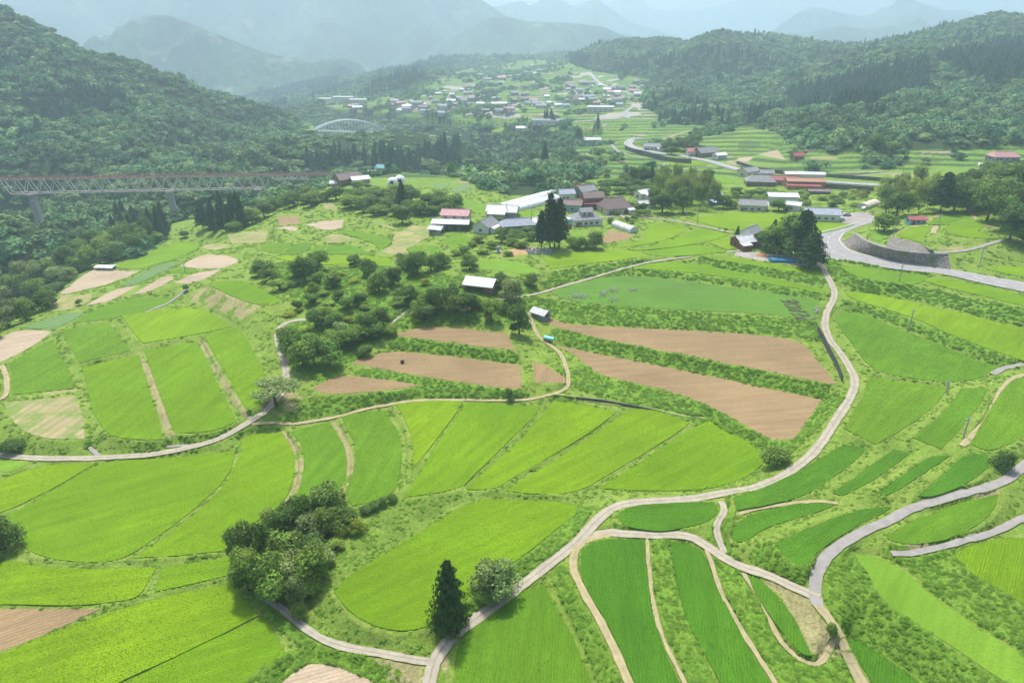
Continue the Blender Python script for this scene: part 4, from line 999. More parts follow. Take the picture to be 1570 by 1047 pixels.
CELL = (DU * GY) * (DL * GY); PXG, PYG = to_px(GX, GY, S)
INV = (PXG > -140) & (PXG < 1710) & (PYG < 1130)
def pick(mask, dens, seed):
    r = np.random.default_rng(seed); pr = CELL * dens * mask; cnt = r.poisson(pr); i, j = np.nonzero(cnt); k = cnt[i, j]; i = np.repeat(i, k); j = np.repeat(j, k)
    i = i + r.uniform(-.5, .5, len(i)); j = j + r.uniform(-.5, .5, len(j)); Y = Y0 * np.exp(np.clip(i, 0, NY-1) * DL); X = (U0 + j * DU) * Y; return X, Y, samp(S, X, Y), r
FREEF = free & ~zone['S']
def dens_at(d0, Yr): return d0 * np.minimum(1, (Yr / GY)) ** 1.2
def away(X, Y, Z):
    return np.ones(len(X), bool)
weed = []
for i in range(3):
    r = np.random.default_rng(300 + i); n = 60; d = r.normal(size=(n, 3)); d[:, 2] = np.abs(d[:, 2]) + .2; d /= np.linalg.norm(d, axis=1)[:, None]
    Cc = d * r.uniform(.35, .62, (n, 1)) * np.array([1, 1, .8]); nn = d * .4 + np.array([0, 0, 1.2]) + r.normal(size=(n, 3)) * .35; nn /= np.linalg.norm(nn, axis=1)[:, None]
    v, f = leaf_quads(Cc, nn, .17, r); me = mesh("weed", v, f, M['weed']); vfloat(me, np.repeat(r.uniform(.85, 1.18, n), 4), "Tone"); weed.append(me)
tuft = []
for i in range(3):
    r = np.random.default_rng(310 + i); n = 26; a = r.uniform(0, 6.283, n); q = r.uniform(.05, .4, n); Cc = np.c_[q * np.cos(a), q * np.sin(a), r.uniform(.03, .22, n)]
    nn = np.c_[np.cos(a) * .6, np.sin(a) * .6, r.uniform(.7, 1.4, n)]; nn /= np.linalg.norm(nn, axis=1)[:, None]
    v, f = leaf_quads(Cc, nn, .17, r); me = mesh("tuft", v, f, M['tuft']); vfloat(me, np.repeat(r.uniform(.88, 1.12, n), 4), "Tone"); tuft.append(me)
lz = FREEF & (zone['L'] | steep[..., 0]) & NEAR & INV & (GY < 460)
X, Y, Z, r = pick(lz, dens_at(2.4, 140), 400); k = np.maximum(1, Y / 130) ** .6 * r.uniform(.45, 1.0, len(X)); instancer("weed_cover", weed, X, Y, Z - .1, np.c_[k, k, k * r.uniform(.35, .75, len(X))], 401)
print("weeds", len(X))
gz = FREEF & ~lz & NEAR & INV & (GY < 420) & ~zone['D'] & ~zone['W']; patchy = np.clip((fbm(GX / 4, GY / 4, 3, 90) - .42) * 6, .05, 1)
X, Y, Z, r = pick(gz, dens_at(.9, 110) * patchy, 410); k = np.maximum(1, Y / 110) ** .6 * r.uniform(.5, 1.25, len(X)); instancer("grass_cover", tuft, X, Y, Z - .03, np.c_[k, k, k], 411)
print("tufts", len(X))
X, Y, Z, r = pick(gz & ~zone['G'] | zone['G'] & FREEF, dens_at(.05, 130) * (1 + 6 * zone['G']), 412); k = np.maximum(1, Y / 130) ** .6 * r.uniform(.5, 1.0, len(X)); instancer("low_weeds", weed, X, Y, Z - .05, np.c_[k, k, k * .7], 413)
print("low", len(X))
# forests on the hills and in the gorge
fb = [crown_mesh("forest_crown", crown_broad(500 + i, 8, 520, .075), M['forestleaf']) for i in range(4)]
fc = [crown_mesh("forest_cedar", crown_cedar(510 + i, 9, 420, .070, .5, .08, .85, .3), M['forestcedar']) for i in range(3)]
ff = FOREST & ~CON & (PXG > -200) & (PXG < 1770) & (GY > 180)
tp = fbm(GX / 120, GY / 150, 3, 95); ced = (tp > .545) & ((SLOPE > .25) | (GX < 0)) & (fbm(GX / 30, GY / 30, 2, 91) > .36) | pxmask(pts("390,285 470,215 640,212 700,232 690,262 560,262 470,275")) & (tp > .44) | pxmask(pts("1200,150 1330,110 1420,100 1420,140 1330,165 1220,170")) | pxmask(pts("1430,95 1570,70 1650,80 1650,130 1500,128"))
ced &= ~pxmask(pts("705,300 705,190 960,190 960,300"))
ced &= ~pxmask(pts("440,240 440,150 560,150 720,150 720,215 640,242"))
ced |= pxmask(pts("640,126 670,118 668,140 640,142")) | pxmask(pts("465,118 520,114 520,140 470,140"))
X, Y, Z, r = pick(ff & ~ced, np.where(GY > 1200, 1 / 90., 1 / 52.), 500); w = 6 + 12 * r.random(len(X)) ** 1.5; h = (6 + 9 * r.random(len(X))) * np.where((PXX := to_px(X, Y, Z)[0]) > 0, np.where((PXX > 455) & (PXX < 720) & (Y > 600) & (Y < 1300), np.where(PXX > 560, .4, .55), np.where(((PXX > 22) & (PXX < 72) | (PXX > 242) & (PXX < 285)) & (Y > 330) & (Y < 445), .45, 1)), 1); instancer("broadleaf_forest", fb, X, Y, Z - 3.2, np.c_[w, w, h], 501); print("broad", len(X))
X, Y, Z, r = pick(ff & ced, np.where(GY > 1200, 1 / 70., 1 / 38.), 510); w = r.uniform(6.0, 8.5, len(X)); h = r.uniform(12, 20, len(X)); instancer("cedar_forest", fc, X, Y, Z - 1.5, np.c_[w, w, h], 511); print("cedar", len(X))
# scattered trees in the far valley and on the mid terraces
_rd = ISR.copy()
for _s in (1, 2, 4, 6): _rd |= np.roll(_rd, _s, 0) | np.roll(_rd, -_s, 0) | np.roll(_rd, _s, 1) | np.roll(_rd, -_s, 1)
vv_ = ~_rd & ~ISF & (m_vil | (m_near & (GY > 470))) & (PXG > 450) & (PXG < 1650); cl = np.clip((fbm(GX / 40, GY / 40, 3, 97) - .53) * 10, 0, 1)
X, Y, Z, r = pick(vv_, cl / 85. + 1 / 5200., 520); w = r.uniform(5, 11, len(X)); instancer("valley_trees", fb, X, Y, Z - 1.5, np.c_[w, w, w * r.uniform(.8, 1.1, len(X))], 521); print("valley", len(X))

# rice plants standing in rows on the nearest paddies
for kk, (c1_, c2_) in {'y': ((.190, .315, .005), (.208, .332, .006)), 'g': ((.115, .245, .010), (.13, .26, .012)), 'd': ((.064, .19, .009), (.078, .205, .010))}.items():
    rm = foliage("rice_blades_" + {'y': 'bright', 'g': 'green', 'd': 'deep'}[kk], (c1_, c2_), .06, .3); ms = []
    for i in range(3):
        r = np.random.default_rng(700 + i); n = 9; a = r.uniform(0, 6.283, n); q = r.uniform(.02, .16, n); Cc = np.c_[q * np.cos(a), q * np.sin(a), r.uniform(.01, .05, n)]
        nn = np.c_[np.cos(a) * .35, np.sin(a) * .35, r.uniform(.8, 1.2, n)]; nn /= np.linalg.norm(nn, axis=1)[:, None]; v, f = leaf_quads(Cc, nn, .075, r); me = mesh("rice_plant", v, f, rm); vfloat(me, np.repeat(r.uniform(.94, 1.06, n), 4), "Tone"); ms.append(me)
    XS, YS, ZS = [], [], []
    for kd, ang, z, Wd, hgt in fields:
        if kd != kk or Wd[:, 1].min() > 200: continue
        th = math.radians(ang); ca, sa = math.cos(th), math.sin(th); u = Wd @ np.array([ca, sa]); v = Wd @ np.array([-sa, ca]); r = np.random.default_rng(int(u.min() * 7) & 65535)
        uu, vv2 = np.meshgrid(np.arange(u.min(), u.max(), .5), np.arange(v.min(), v.max(), .56)); uu = uu.ravel() + r.uniform(-.2, .2, uu.size); vv2 = vv2.ravel() + r.uniform(-.13, .13, vv2.size)
        x, y = uu * ca - vv2 * sa, uu * sa + vv2 * ca; keep = (y < 215) & (r.random(len(x)) < np.clip(1.6 - y / 190, .15, 1)) & (fbm(x / 2.5, y / 2.5, 2, 99) > .27); x, y = x[keep], y[keep]; a, b_ = to_px(x, y, z); m = (a > -60) & (a < 1630) & (b_ < 1080); x, y = x[m], y[m]
        m = pip(x, y, [tuple(q) for q in Wd]); XS.append(x[m]); YS.append(y[m]); ZS.append(np.full(m.sum(), z))
    X, Y, Z = map(np.concatenate, (XS, YS, ZS)); k = np.random.default_rng(3).uniform(.7, 1.3, len(X)) * np.maximum(1, Y / 130) ** .5; print("rice", kk, len(X)); instancer("rice_plants", ms, X, Y, Z, np.c_[k, k, k], 710)
# ------------------------------------------------------------------ buildings
PM = {}
def paint(name, col, rough=.7, var=.12, sc=1.2, spec=.3):
    if name not in PM: PM[name] = plain(name, col, rough, var, sc, spec)
    return PM[name]
def tiles(name, col, pitch=.3):
    if name in PM: return PM[name]
    m, nt, b = newmat(name, .55, .4); uv = nt.nodes.new("ShaderNodeTexCoord"); w = nt.nodes.new("ShaderNodeTexWave"); w.bands_direction = 'X'; w.inputs["Scale"].default_value = .314 / pitch; w.inputs["Distortion"].default_value = .3
    nt.links.new(uv.outputs["Object"], w.inputs[0]); p = geopos(nt)
    f = mathn(nt, 'MULTIPLY', rng(nt, w.outputs["Fac"], 0, 1, .88, 1.06), rng(nt, noise(nt, p, .9, 4), .3, .7, .75, 1.2))
    nt.links.new(scalecol(nt, col, f), b.inputs["Base Color"]); bump(nt, b, w.outputs["Fac"], .06); PM[name] = m; return m
ROOF = {'grey': tiles("grey_roof_tiles", (.27, .27, .28)), 'light': tiles("pale_sheet_roof", (.62, .62, .63), .8), 'white': tiles("white_sheet_roof", (.80, .81, .83), .9), 'red': tiles("red_sheet_roof", (.36, .07, .08), .5),
        'brown': tiles("brown_roof_tiles", (.22, .15, .14)), 'blue': tiles("blue_grey_roof", (.33, .36, .44), .5), 'teal': tiles("teal_sheet_roof", (.12, .40, .42), .6), 'orange': tiles("orange_sheet_roof", (.40, .20, .12), .6), 'black': tiles("black_roof", (.06, .06, .065), .4), 'pink': tiles("faded_red_roof", (.50, .25, .25), .6)}
WALL = {'white': paint("white_render", (.70, .69, .66)), 'cream': paint("cream_render", (.62, .57, .47)), 'grey': paint("grey_boards", (.30, .30, .30)), 'dark': paint("charred_boards", (.055, .045, .045)), 'teal': paint("teal_render", (.28, .42, .44)),
        'maroon': paint("maroon_boards", (.22, .085, .08)), 'wood': paint("brown_boards", (.24, .16, .11)), 'blue': paint("blue_sheet", (.06, .18, .45)), 'orange': paint("orange_boards", (.42, .21, .12)), 'pink': paint("pinkish_render", (.55, .42, .38)), 'sky': paint("light_blue_sheet", (.25, .45, .55))}
GLASS, _nt, _b = newmat("window_glass", .08, .6); _b.inputs["Base Color"].default_value = (.03, .035, .04, 1)
FRAME = paint("window_frame_metal", (.45, .45, .46)); DOORM = paint("door_boards", (.16, .12, .10))
def box(x0, x1, y0, y1, z0, z1):
    v = [(x, y, z) for z in (z0, z1) for x, y in ((x0, y0), (x1, y0), (x1, y1), (x0, y1))]
    return v, [(0, 3, 2, 1), (4, 5, 6, 7), (0, 1, 5, 4), (1, 2, 6, 5), (2, 3, 7, 6), (3, 0, 4, 7)]
class MB:
    def __init__(s): s.v = []; s.f = []; s.m = []
    def add(s, vf, mi=0, T=None):
        o = len(s.v); v = [Vector(p) for p in vf[0]]
        if T is not None: v = [T @ p for p in v]
        s.v += [tuple(p) for p in v]; s.f += [tuple(i + o for i in q) for q in vf[1]]; s.m += [mi] * len(vf[1]); return s
    def bar(s, a, b_, r, mi=0, n=4):
        a, b_ = Vector(a), Vector(b_); d = (b_ - a); L = d.length; q = d.to_track_quat('Z', 'Y').to_matrix().to_4x4(); q.translation = a
        return s.add(box(-r, r, -r, r, 0, L), mi, q)
    def cyl(s, a, b_, r0, r1, n=8, mi=0):
        a, b_ = Vector(a), Vector(b_); d = (b_ - a); L = d.length; q = d.to_track_quat('Z', 'Y').to_matrix().to_4x4(); q.translation = a
        v = [(r * math.cos(6.283 * k / n), r * math.sin(6.283 * k / n), z) for r, z in ((r0, 0), (r1, L)) for k in range(n)]
        f = [(k, (k + 1) % n, n + (k + 1) % n, n + k) for k in range(n)] + [tuple(range(n))[::-1], tuple(range(n, 2 * n))]; return s.add((v, f), mi, q)
    def build(s, name, mats, parent=None, smooth=False): return obj(name, mesh(name, s.v, s.f, mats, s.m, smooth), parent)
def roof_geo(w, d, h, rh, ov=.6, hip=0.0, th=.22):
    x, y = w / 2 + ov, d / 2 + ov; z = h; k = rh / (d / 2); e = -ov * k; r = x - hip * (d / 2 + ov)
    top = [(-x, -y, z + e), (x, -y, z + e), (x, y, z + e), (-x, y, z + e), (-r, 0, z + rh), (r, 0, z + rh)]
    v = [(a, b_, c + th) for a, b_, c in top] + top; f = [(0, 1, 5, 4), (2, 3, 4, 5), (1, 2, 5), (3, 0, 4)] if hip else [(0, 1, 5, 4), (2, 3, 4, 5)]
    f2 = [tuple(i + 6 for i in q[::-1]) for q in f]
    side = [(0, 6, 7, 1), (2, 8, 9, 3)] + ([(1, 7, 8, 2), (3, 9, 6, 0)] if hip else [(1, 7, 11, 5), (5, 11, 8, 2), (3, 9, 10, 4), (4, 10, 6, 0)])
    return v, f + f2 + side
def wall_geo(w, d, h, rh, hip):
    x, y = w / 2, d / 2; v = [(-x, -y, -1.2), (x, -y, -1.2), (x, y, -1.2), (-x, y, -1.2), (-x, -y, h), (x, -y, h), (x, y, h), (-x, y, h)]
    f = [(0, 1, 5, 4), (2, 3, 7, 6)]
    if hip: f += [(1, 2, 6, 5), (3, 0, 4, 7), (4, 5, 6, 7)]
    else: v += [(-x, 0, h + rh), (x, 0, h + rh)]; f += [(1, 2, 6, 9, 5), (3, 0, 4, 8, 7)]
    return v, f
def openings(o, w, d, h, nwin, door=True, floors=1, z0=0.0):
    for fl in range(floors):
        for k in range(nwin):
            x = -w / 2 + w * (k + .5 + (.5 if door and fl == 0 else 0)) / (nwin + (1 if door and fl == 0 else 0)); b = MB(); zb = z0 + .9 + fl * 2.7; ww = min(1.5, w / (nwin + 1) * .6)
            b.add(box(x - ww/2, x + ww/2, -d/2 - .06, -d/2 + .02, zb, zb + 1.1), 0); b.add(box(x - ww/2 + .08, x - .04, -d/2 - .075, -d/2 - .05, zb + .08, zb + 1.02), 1); b.add(box(x + .04, x + ww/2 - .08, -d/2 - .075, -d/2 - .05, zb + .08, zb + 1.02), 1)
            b.build("window", [FRAME, GLASS], o)
        for sx in (-1, 1):
            b = MB(); zb = z0 + .9 + fl * 2.7; X_ = sx * (w / 2 + .02); b.add(box(min(X_, X_ + sx*.05), max(X_, X_ + sx*.05), -.8, .8, zb, zb + 1.1), 1); b.build("window", [FRAME, GLASS], o)
    if door:
        x = -w / 2 + w * .5 / (nwin + 1); b = MB().add(box(x - .6, x + .6, -d/2 - .07, -d/2 + .02, z0, z0 + 2.05)); dd = b.build("door", DOORM, o); MB().add(box(x + .42, x + .5, -d/2 - .12, -d/2 - .07, z0 + .95, z0 + 1.1)).build("handle", FRAME, dd)
BUILT = []
def house(px, py, w, d, h, rh, rot, wall, roof, label, hip=0, nwin=2, door=True, floors=1, name="house", cat="house", lean=None, grp=None, open_front=False, ridgecap=True):
    X, Y, Z = (float(v[0]) for v in hit(px, py, S)); o = empty(name, (X, Y, Z), math.radians(rot)); prop(o, label, cat, grp); BUILT.append((X, Y, max(w, d)))
    if open_front:
        b = MB()
        for sx in (-1, -.33, .33, 1):
            for sy in (-1, 1): b.bar((sx * w * .47, sy * d * .45, -1), (sx * w * .47, sy * d * .45, h + .2), .12)
        b.build("post", WALL['wood'], o); MB().add(box(-w*.47, w*.47, d*.40, d*.44, -.8, h)).add(box(w*.2, w*.47, -d*.42, d*.40, -.8, h * .6)).build("wall", WALL[wall], o)
    else: MB().add(wall_geo(w, d, h, rh, hip)).build("wall", WALL[wall], o)
    b = MB().add(roof_geo(w, d, h, rh, hip=hip)); rf = b.build("roof", ROOF[roof], o)
    if ridgecap: rr = w / 2 + .6 - (hip * (d / 2 + .6) if hip else 0); MB().add(box(-rr, rr, -.18, .18, h + rh + .12, h + rh + .38)).build("ridge_cap", ROOF[roof], rf)
    if not open_front: openings(o, w, d, h, nwin, door, floors)
    if lean:
        lw, ld, lh, lx, lroof = lean; b = MB(); y0 = -d / 2 - ld
        v = [(lx - lw/2, y0, lh), (lx + lw/2, y0, lh), (lx + lw/2, -d/2 + .05, lh + .7), (lx - lw/2, -d/2 + .05, lh + .7)]; v += [(a, b2, c + .15) for a, b2, c in v]
        b.add((v, [(3, 2, 1, 0), (4, 5, 6, 7), (0, 1, 5, 4), (1, 2, 6, 5), (3, 0, 4, 7)])); b.build("porch_roof", ROOF[lroof], o)
        MB().add(box(lx - lw/2 + .2, lx + lw/2 - .2, y0 + .3, -d/2 - .01, -1, lh - .02)).build("porch_wall", WALL[wall], o)
    return o
house(738, 443, 10.5, 7.5, 2.6, 1.7, -18, 'wood', 'white', "open farm shed with a white sheet roof by the orchard trees", open_front=True, name="open_shed", cat="shed", ridgecap=False)
house(829, 487, 5.6, 3.6, 2.2, 1.0, -42, 'grey', 'light', "small grey shed with pale roof at the corner of the ploughed field", nwin=1, name="small_shed", cat="shed", ridgecap=False)
house(700, 343, 13, 9, 5.2, 1.8, -8, 'pink', 'pink', "two storey house with faded red roof above the stubble field", nwin=3, floors=2)
house(692, 352, 17, 6, 3.6, 1.1, -6, 'dark', 'white', "long dark walled barn with white roof in front of the faded red roof", nwin=3, name="barn", cat="barn")
house(670, 358, 6, 5, 2.6, 1, -20, 'grey', 'light', "low grey lean-to shed at the left end of the dark barn", nwin=1, name="small_shed", cat="shed")
house(745, 354, 10, 8, 3.4, 2.4, 62, 'white', 'grey', "white house with a steep grey gable beside the green mound", nwin=2, lean=(7, 2.5, 2.4, 0, 'white'))
house(793, 352, 16, 8, 3.0, 2.2, 14, 'grey', 'blue', "low blue-grey tiled house behind the garden hedge left of the cedars", nwin=2, hip=.7)
house(771, 331, 15, 9, 3.2, 2.2, -10, 'grey', 'light', "wide barn with pale roof at the end of the long greenhouses", nwin=2, name="barn", cat="barn", lean=(9, 4, 2.6, -2, 'white'))
house(829, 348, 7, 6, 3.0, 1.4, 0, 'white', 'white', "small white roofed house half hidden behind the tall cedars", nwin=1)
house(873, 322, 13, 8, 3.6, 1.6, -14, 'teal', 'brown', "pale teal walled house with a brown roof right of the cedars", nwin=2)
house(868, 305, 8, 7, 3.6, 1.8, 10, 'white', 'blue', "small blue-grey roofed house behind the teal walled house", nwin=1)
o = house(908, 318, 15, 11, 3.2, .8, 10, 'maroon', 'red', "two storey farmhouse with bright red lower roof and brown upper roof", nwin=4, hip=.8)
MB().add(wall_geo(10, 6.5, 6.0, 2.0, 0)).build("upper_wall", WALL['maroon'], o); MB().add(roof_geo(10.5, 7, 6.0, 2.2, hip=0)).build("upper_roof", ROOF['brown'], o); openings(o, 10, 6.5, 6, 3, False, 1, 3.0)
house(889, 298, 7, 6, 3.8, 1.6, 0, 'cream', 'red', "small bright red roofed house behind the two storey farmhouse", nwin=1)
house(897, 303, 10, 8, 4.6, 2.2, 30, 'grey', 'grey', "dark grey roofed house left behind the two storey farmhouse", nwin=1)
house(941, 325, 14, 12, 3.4, 4.0, 20, 'cream', 'brown', "big farmhouse with a high brown roof and cream gable", nwin=3, hip=.45, lean=(4, 3, 2.4, 6, 'light'))
o = house(897, 343, 14, 10, 3.2, 2.6, 14, 'white', 'grey', "grey tiled house with white walls and small raised upper room", nwin=4, hip=.8)
MB().add(wall_geo(5.5, 4.5, 6.4, 1.2, 0)).build("upper_wall", WALL['white'], o); MB().add(roof_geo(5.5, 4.5, 6.4, 1.3)).build("upper_roof", ROOF['grey'], o); openings(o, 5.5, 4.5, 6, 2, False, 1, 4.0)
house(987, 303, 10, 6, 3.2, 1.2, 35, 'white', 'white', "white roofed sheds left of the pale bamboo grove", nwin=1, name="barn", cat="barn", lean=(7, 3, 2.4, 0, 'light'))
house(988, 318, 8, 5, 2.6, 1.0, 20, 'white', 'light', "pale roofed outhouse below the white roofed sheds", nwin=1, name="small_shed", cat="shed")
house(1096, 311, 6, 5, 4.0, 1.2, 20, 'blue', 'light', "bright blue walled shed right of the pale bamboo grove", nwin=1, name="small_shed", cat="shed", lean=(8, 4, 1.8, -2, 'white'))
house(1152, 322, 13, 8, 3.4, 2.0, -14, 'cream', 'grey', "cream walled house with grey gable roof above the bright rice field", nwin=3)
house(1166, 322, 6, 5, 3.0, 1.4, -14, 'white', 'light', "small pale annex at the right end of the cream walled house", nwin=1, name="small_shed", cat="shed")
house(1197, 312, 15, 9, 4.6, 1.0, -6, 'white', 'white', "large white flat roofed farm building behind dark round trees", nwin=2, name="barn", cat="barn")
house(1214, 322, 8, 6, 3.2, 1.2, -30, 'white', 'light', "pale roofed shed right of the large white farm building", nwin=1, name="small_shed", cat="shed")
house(1257, 336, 16, 9, 3.4, 2.0, -9, 'white', 'blue', "white walled meeting hall with blue-grey roof beside the parked cars", nwin=4, name="hall", cat="building")
house(1143, 377, 11, 7.5, 3.0, 1.9, 20, 'maroon', 'light', "maroon and white walled farmhouse with light grey roof", nwin=1, lean=(5, 3, 2.2, -4, 'light'))
house(1150, 369, 7, 6, 4.6, 1.8, 40, 'white', 'grey', "small grey gabled house behind the maroon walled farmhouse", nwin=1)
house(1200, 283, 15, 7, 3.4, 2.0, -12, 'pink', 'red', "red roofed barn beside the valley road, left of the orange building", nwin=2, name="barn", cat="barn")
house(1232, 288, 22, 9, 4.6, 1.2, -7, 'orange', 'orange', "orange-brown workshop beside the valley road", nwin=3, name="workshop", cat="building", lean=(20, 4, 2.6, -2, 'red'))
house(1231, 279, 24, 6, 5.4, .8, -6, 'white', 'white', "long white roofed store behind the orange-brown workshop", nwin=1, name="workshop", cat="building")
house(1255, 297, 12, 5, 1.8, .6, -6, 'wood', 'brown', "low dark carport below the orange-brown workshop", nwin=1, name="small_shed", cat="shed")
house(1147, 270, 12, 9, 3.8, 2.0, 30, 'cream', 'grey', "grey gabled house at the left of the roadside row", nwin=2)
house(1164, 284, 17, 10, 3.2, 3.0, -10, 'wood', 'grey', "broad grey hip roofed farmhouse in the roadside row", nwin=3, hip=.8)
house(1174, 275, 8, 6, 4.5, 1.6, -10, 'cream', 'grey', "small grey roofed house behind the broad hip roofed farmhouse", nwin=1)
house(1222, 245, 7.5, 6, 3.4, 1.8, 5, 'orange', 'red', "orange-red roofed house alone on the green terraces", nwin=2)
house(1536, 246, 17, 10, 3.0, 2.6, 0, 'grey', 'pink', "old hall with wide faded red roof at the foot of the hill", nwin=3, hip=.5, name="hall", cat="building")
house(1403, 343, 7, 4.5, 2.4, .9, -5, 'sky', 'red', "tiny light blue shed with bright red roof by the terrace path", nwin=1, name="small_shed", cat="shed", ridgecap=False)
house(1064, 239, 12, 9, 4.0, 2.0, 0, 'cream', 'red', "red roofed end of the far roadside farm", nwin=1)
house(1081, 240, 17, 10, 4.0, 3.2, 24, 'wood', 'grey', "big dark grey roofed farmhouse beside the far valley road", nwin=2)
house(1103, 243, 9, 6, 3.0, 1.2, 24, 'white', 'white', "white roofed shed at the right end of the far roadside farm", nwin=1, name="small_shed", cat="shed")
house(999, 230, 14, 9, 3.4, 2.0, -4, 'white', 'grey', "white walled house with grey roof above the valley road bend", nwin=3, lean=(5, 4, 2.2, 6, 'light'))
house(533, 282, 15, 10, 4.0, 3.2, 40, 'wood', 'brown', "brown gabled farmhouse at the end of the truss bridge", nwin=2)
house(552, 281, 11, 7, 3.0, 1.4, 30, 'grey', 'white', "white roofed barn right of the brown gabled farmhouse", nwin=1, name="barn", cat="barn")
house(516, 287, 7, 5, 3.0, 1.2, 10, 'cream', 'light', "small cream shed left of the brown gabled farmhouse", nwin=1, name="small_shed", cat="shed")
house(573, 268, 11, 6, 2.6, 1.4, 10, 'white', 'white', "small white roofed house on the crest left of the domes", nwin=1)
house(590, 265, 16, 8, 5, 2.2, -25, 'white', 'teal', "pale gabled hall on the crest behind the white domes", nwin=2, name="hall", cat="building")
house(493, 290, 8, 4, 2.0, .8, 0, 'grey', 'white', "little white roofed shed on the slope under the bridge end", nwin=1, name="small_shed", cat="shed")
house(163, 414, 9, 3.6, 1.9, .4, -4, 'grey', 'white', "low white sheet roofed shed at the edge of the pale ploughed field", nwin=1, name="small_shed", cat="shed", ridgecap=False)
house(907, 219, 20, 9, 3.8, 2.0, 5, 'pink', 'light', "long pale house beyond the woods left of the valley road", nwin=3)
house(842, 190, 40, 18, 4.5, 1.5, -6, 'white', 'grey', "wide grey roofed depot in the far valley", nwin=3, name="depot", cat="building")
house(802, 201, 18, 12, 4, 2.0, 0, 'cream', 'light', "pale roofed building near the wood in the far valley", nwin=2, name="depot", cat="building")
for i, (px, py, w, d, h) in enumerate([(528, 156, 44, 16, 10), (500, 157, 26, 14, 8), (550, 158, 30, 12, 6), (920, 172, 34, 14, 7)]):
    house(px, py, w, d, h, 1.0, -4, 'cream', 'light', ["long pale multi storey block on the far hillside above the arch bridge", "shorter pale block left of the long multi storey block", "low pale building right of the long multi storey block", "long pale building beneath the far hamlet and above the roadside wall"][i], nwin=5, door=False, floors=2, name="school_block", cat="building")
# white fabric domes, greenhouses, tank
WH = paint("white_plastic_film", (.78, .79, .80), .45, .08, 2, .4)
def dome(px, py, r, label):
    X, Y, Z = (float(v[0]) for v in hit(px, py, S)); o = empty("dome_tent", (X, Y, Z)); prop(o, label, "dome", "white domes on the crest"); v = []; f = []; n = 16
    for k in range(7):
        a = math.pi / 2 * k / 6.3
        for s in range(n): t = 6.283 * s / n; v.append((r * math.cos(a) * math.cos(t), r * math.cos(a) * math.sin(t), r * math.sin(a) + .2))
    for k in range(6): f += [(k*n+s, k*n+(s+1) % n, (k+1)*n+(s+1) % n, (k+1)*n+s) for s in range(n)]
    v.append((0, 0, r * 1.02 + .2)); f += [(6*n+s, 6*n+(s+1) % n, 7*n) for s in range(n)]
    obj("canopy", mesh("canopy", v, f, WH, smooth=True), o); MB().cyl((0, 0, -1), (0, 0, .3), r * 1.02, r * 1.02, 20).build("base_ring", FRAME, o); MB().add(box(-1, 1, -r * 1.0 - .2, -r * .9, -.5, 2.0)).build("door", GLASS, o)
dome(602, 281, 3.5, "left one of the two white domes on the crest"); dome(613, 278, 3.7, "right one of the two white domes on the crest")
def tunnel(x0, y0, x1, y1, w, h, label, mat=None):
    A = [float(v[0]) for v in hit(x0, y0, S)]; Bq = [float(v[0]) for v in hit(x1, y1, S)]; L = math.hypot(Bq[0]-A[0], Bq[1]-A[1]); th = math.atan2(Bq[1]-A[1], Bq[0]-A[0])
    o = empty("greenhouse", (A[0], A[1], min(A[2], Bq[2])), th); prop(o, label, "greenhouse", "plastic film greenhouses"); b = MB(); n = 9; K = max(2, int(L / 4)); hb = MB()
    prof = [(-w/2, -.6)] + [(-w / 2 * math.cos(math.pi * k / n), h * (.35 + .65 * math.sin(math.pi * k / n))) for k in range(n + 1)] + [(w/2, -.6)]
    for k in range(K): 
        xa, xb = L * k / K, L * (k + 1) / K; b.add(([(xa, p[0], p[1]) for p in prof] + [(xb, p[0], p[1]) for p in prof], [(i, i + 1, len(prof) + i + 1, len(prof) + i) for i in range(len(prof) - 1)]))
    for k in range(K + 1):
        for i in range(1, n + 1): hb.bar((L * k / K, prof[i][0] * 1.01, prof[i][1] * 1.01), (L * k / K, prof[i+1][0] * 1.01, prof[i+1][1] * 1.01), .05)
    for xe in (0, L): b.add(([(xe, p[0], p[1]) for p in prof], [tuple(range(len(prof)))]))
    b.build("film", mat or WH, o); hb.build("hoop", FRAME, o); MB().add(box(-.06, -.02, -1, 1, -.4, 2)).build("door", FRAME, o); return o
tunnel(768, 319, 856, 297, 7, 3.2, "rear one of the two long white greenhouses beyond the village")
tunnel(778, 325, 852, 307, 7, 3.2, "front one of the two long white greenhouses beyond the village")
tunnel(943, 347, 972, 357, 5, 2.8, "short pale greenhouse beside the red-brown vegetable plot", paint("dull_film", (.62, .63, .60), .5, .1, 2, .3))
tunnel(1500, 255, 1556, 258, 6, 2.4, "long low white greenhouse on the terraces at the right edge")
tunnel(1322, 320, 1342, 312, 6, 2.8, "cream tunnel shed by the road bend behind the bamboo grove", paint("cream_film", (.66, .60, .48), .6, .1, 2, .3))
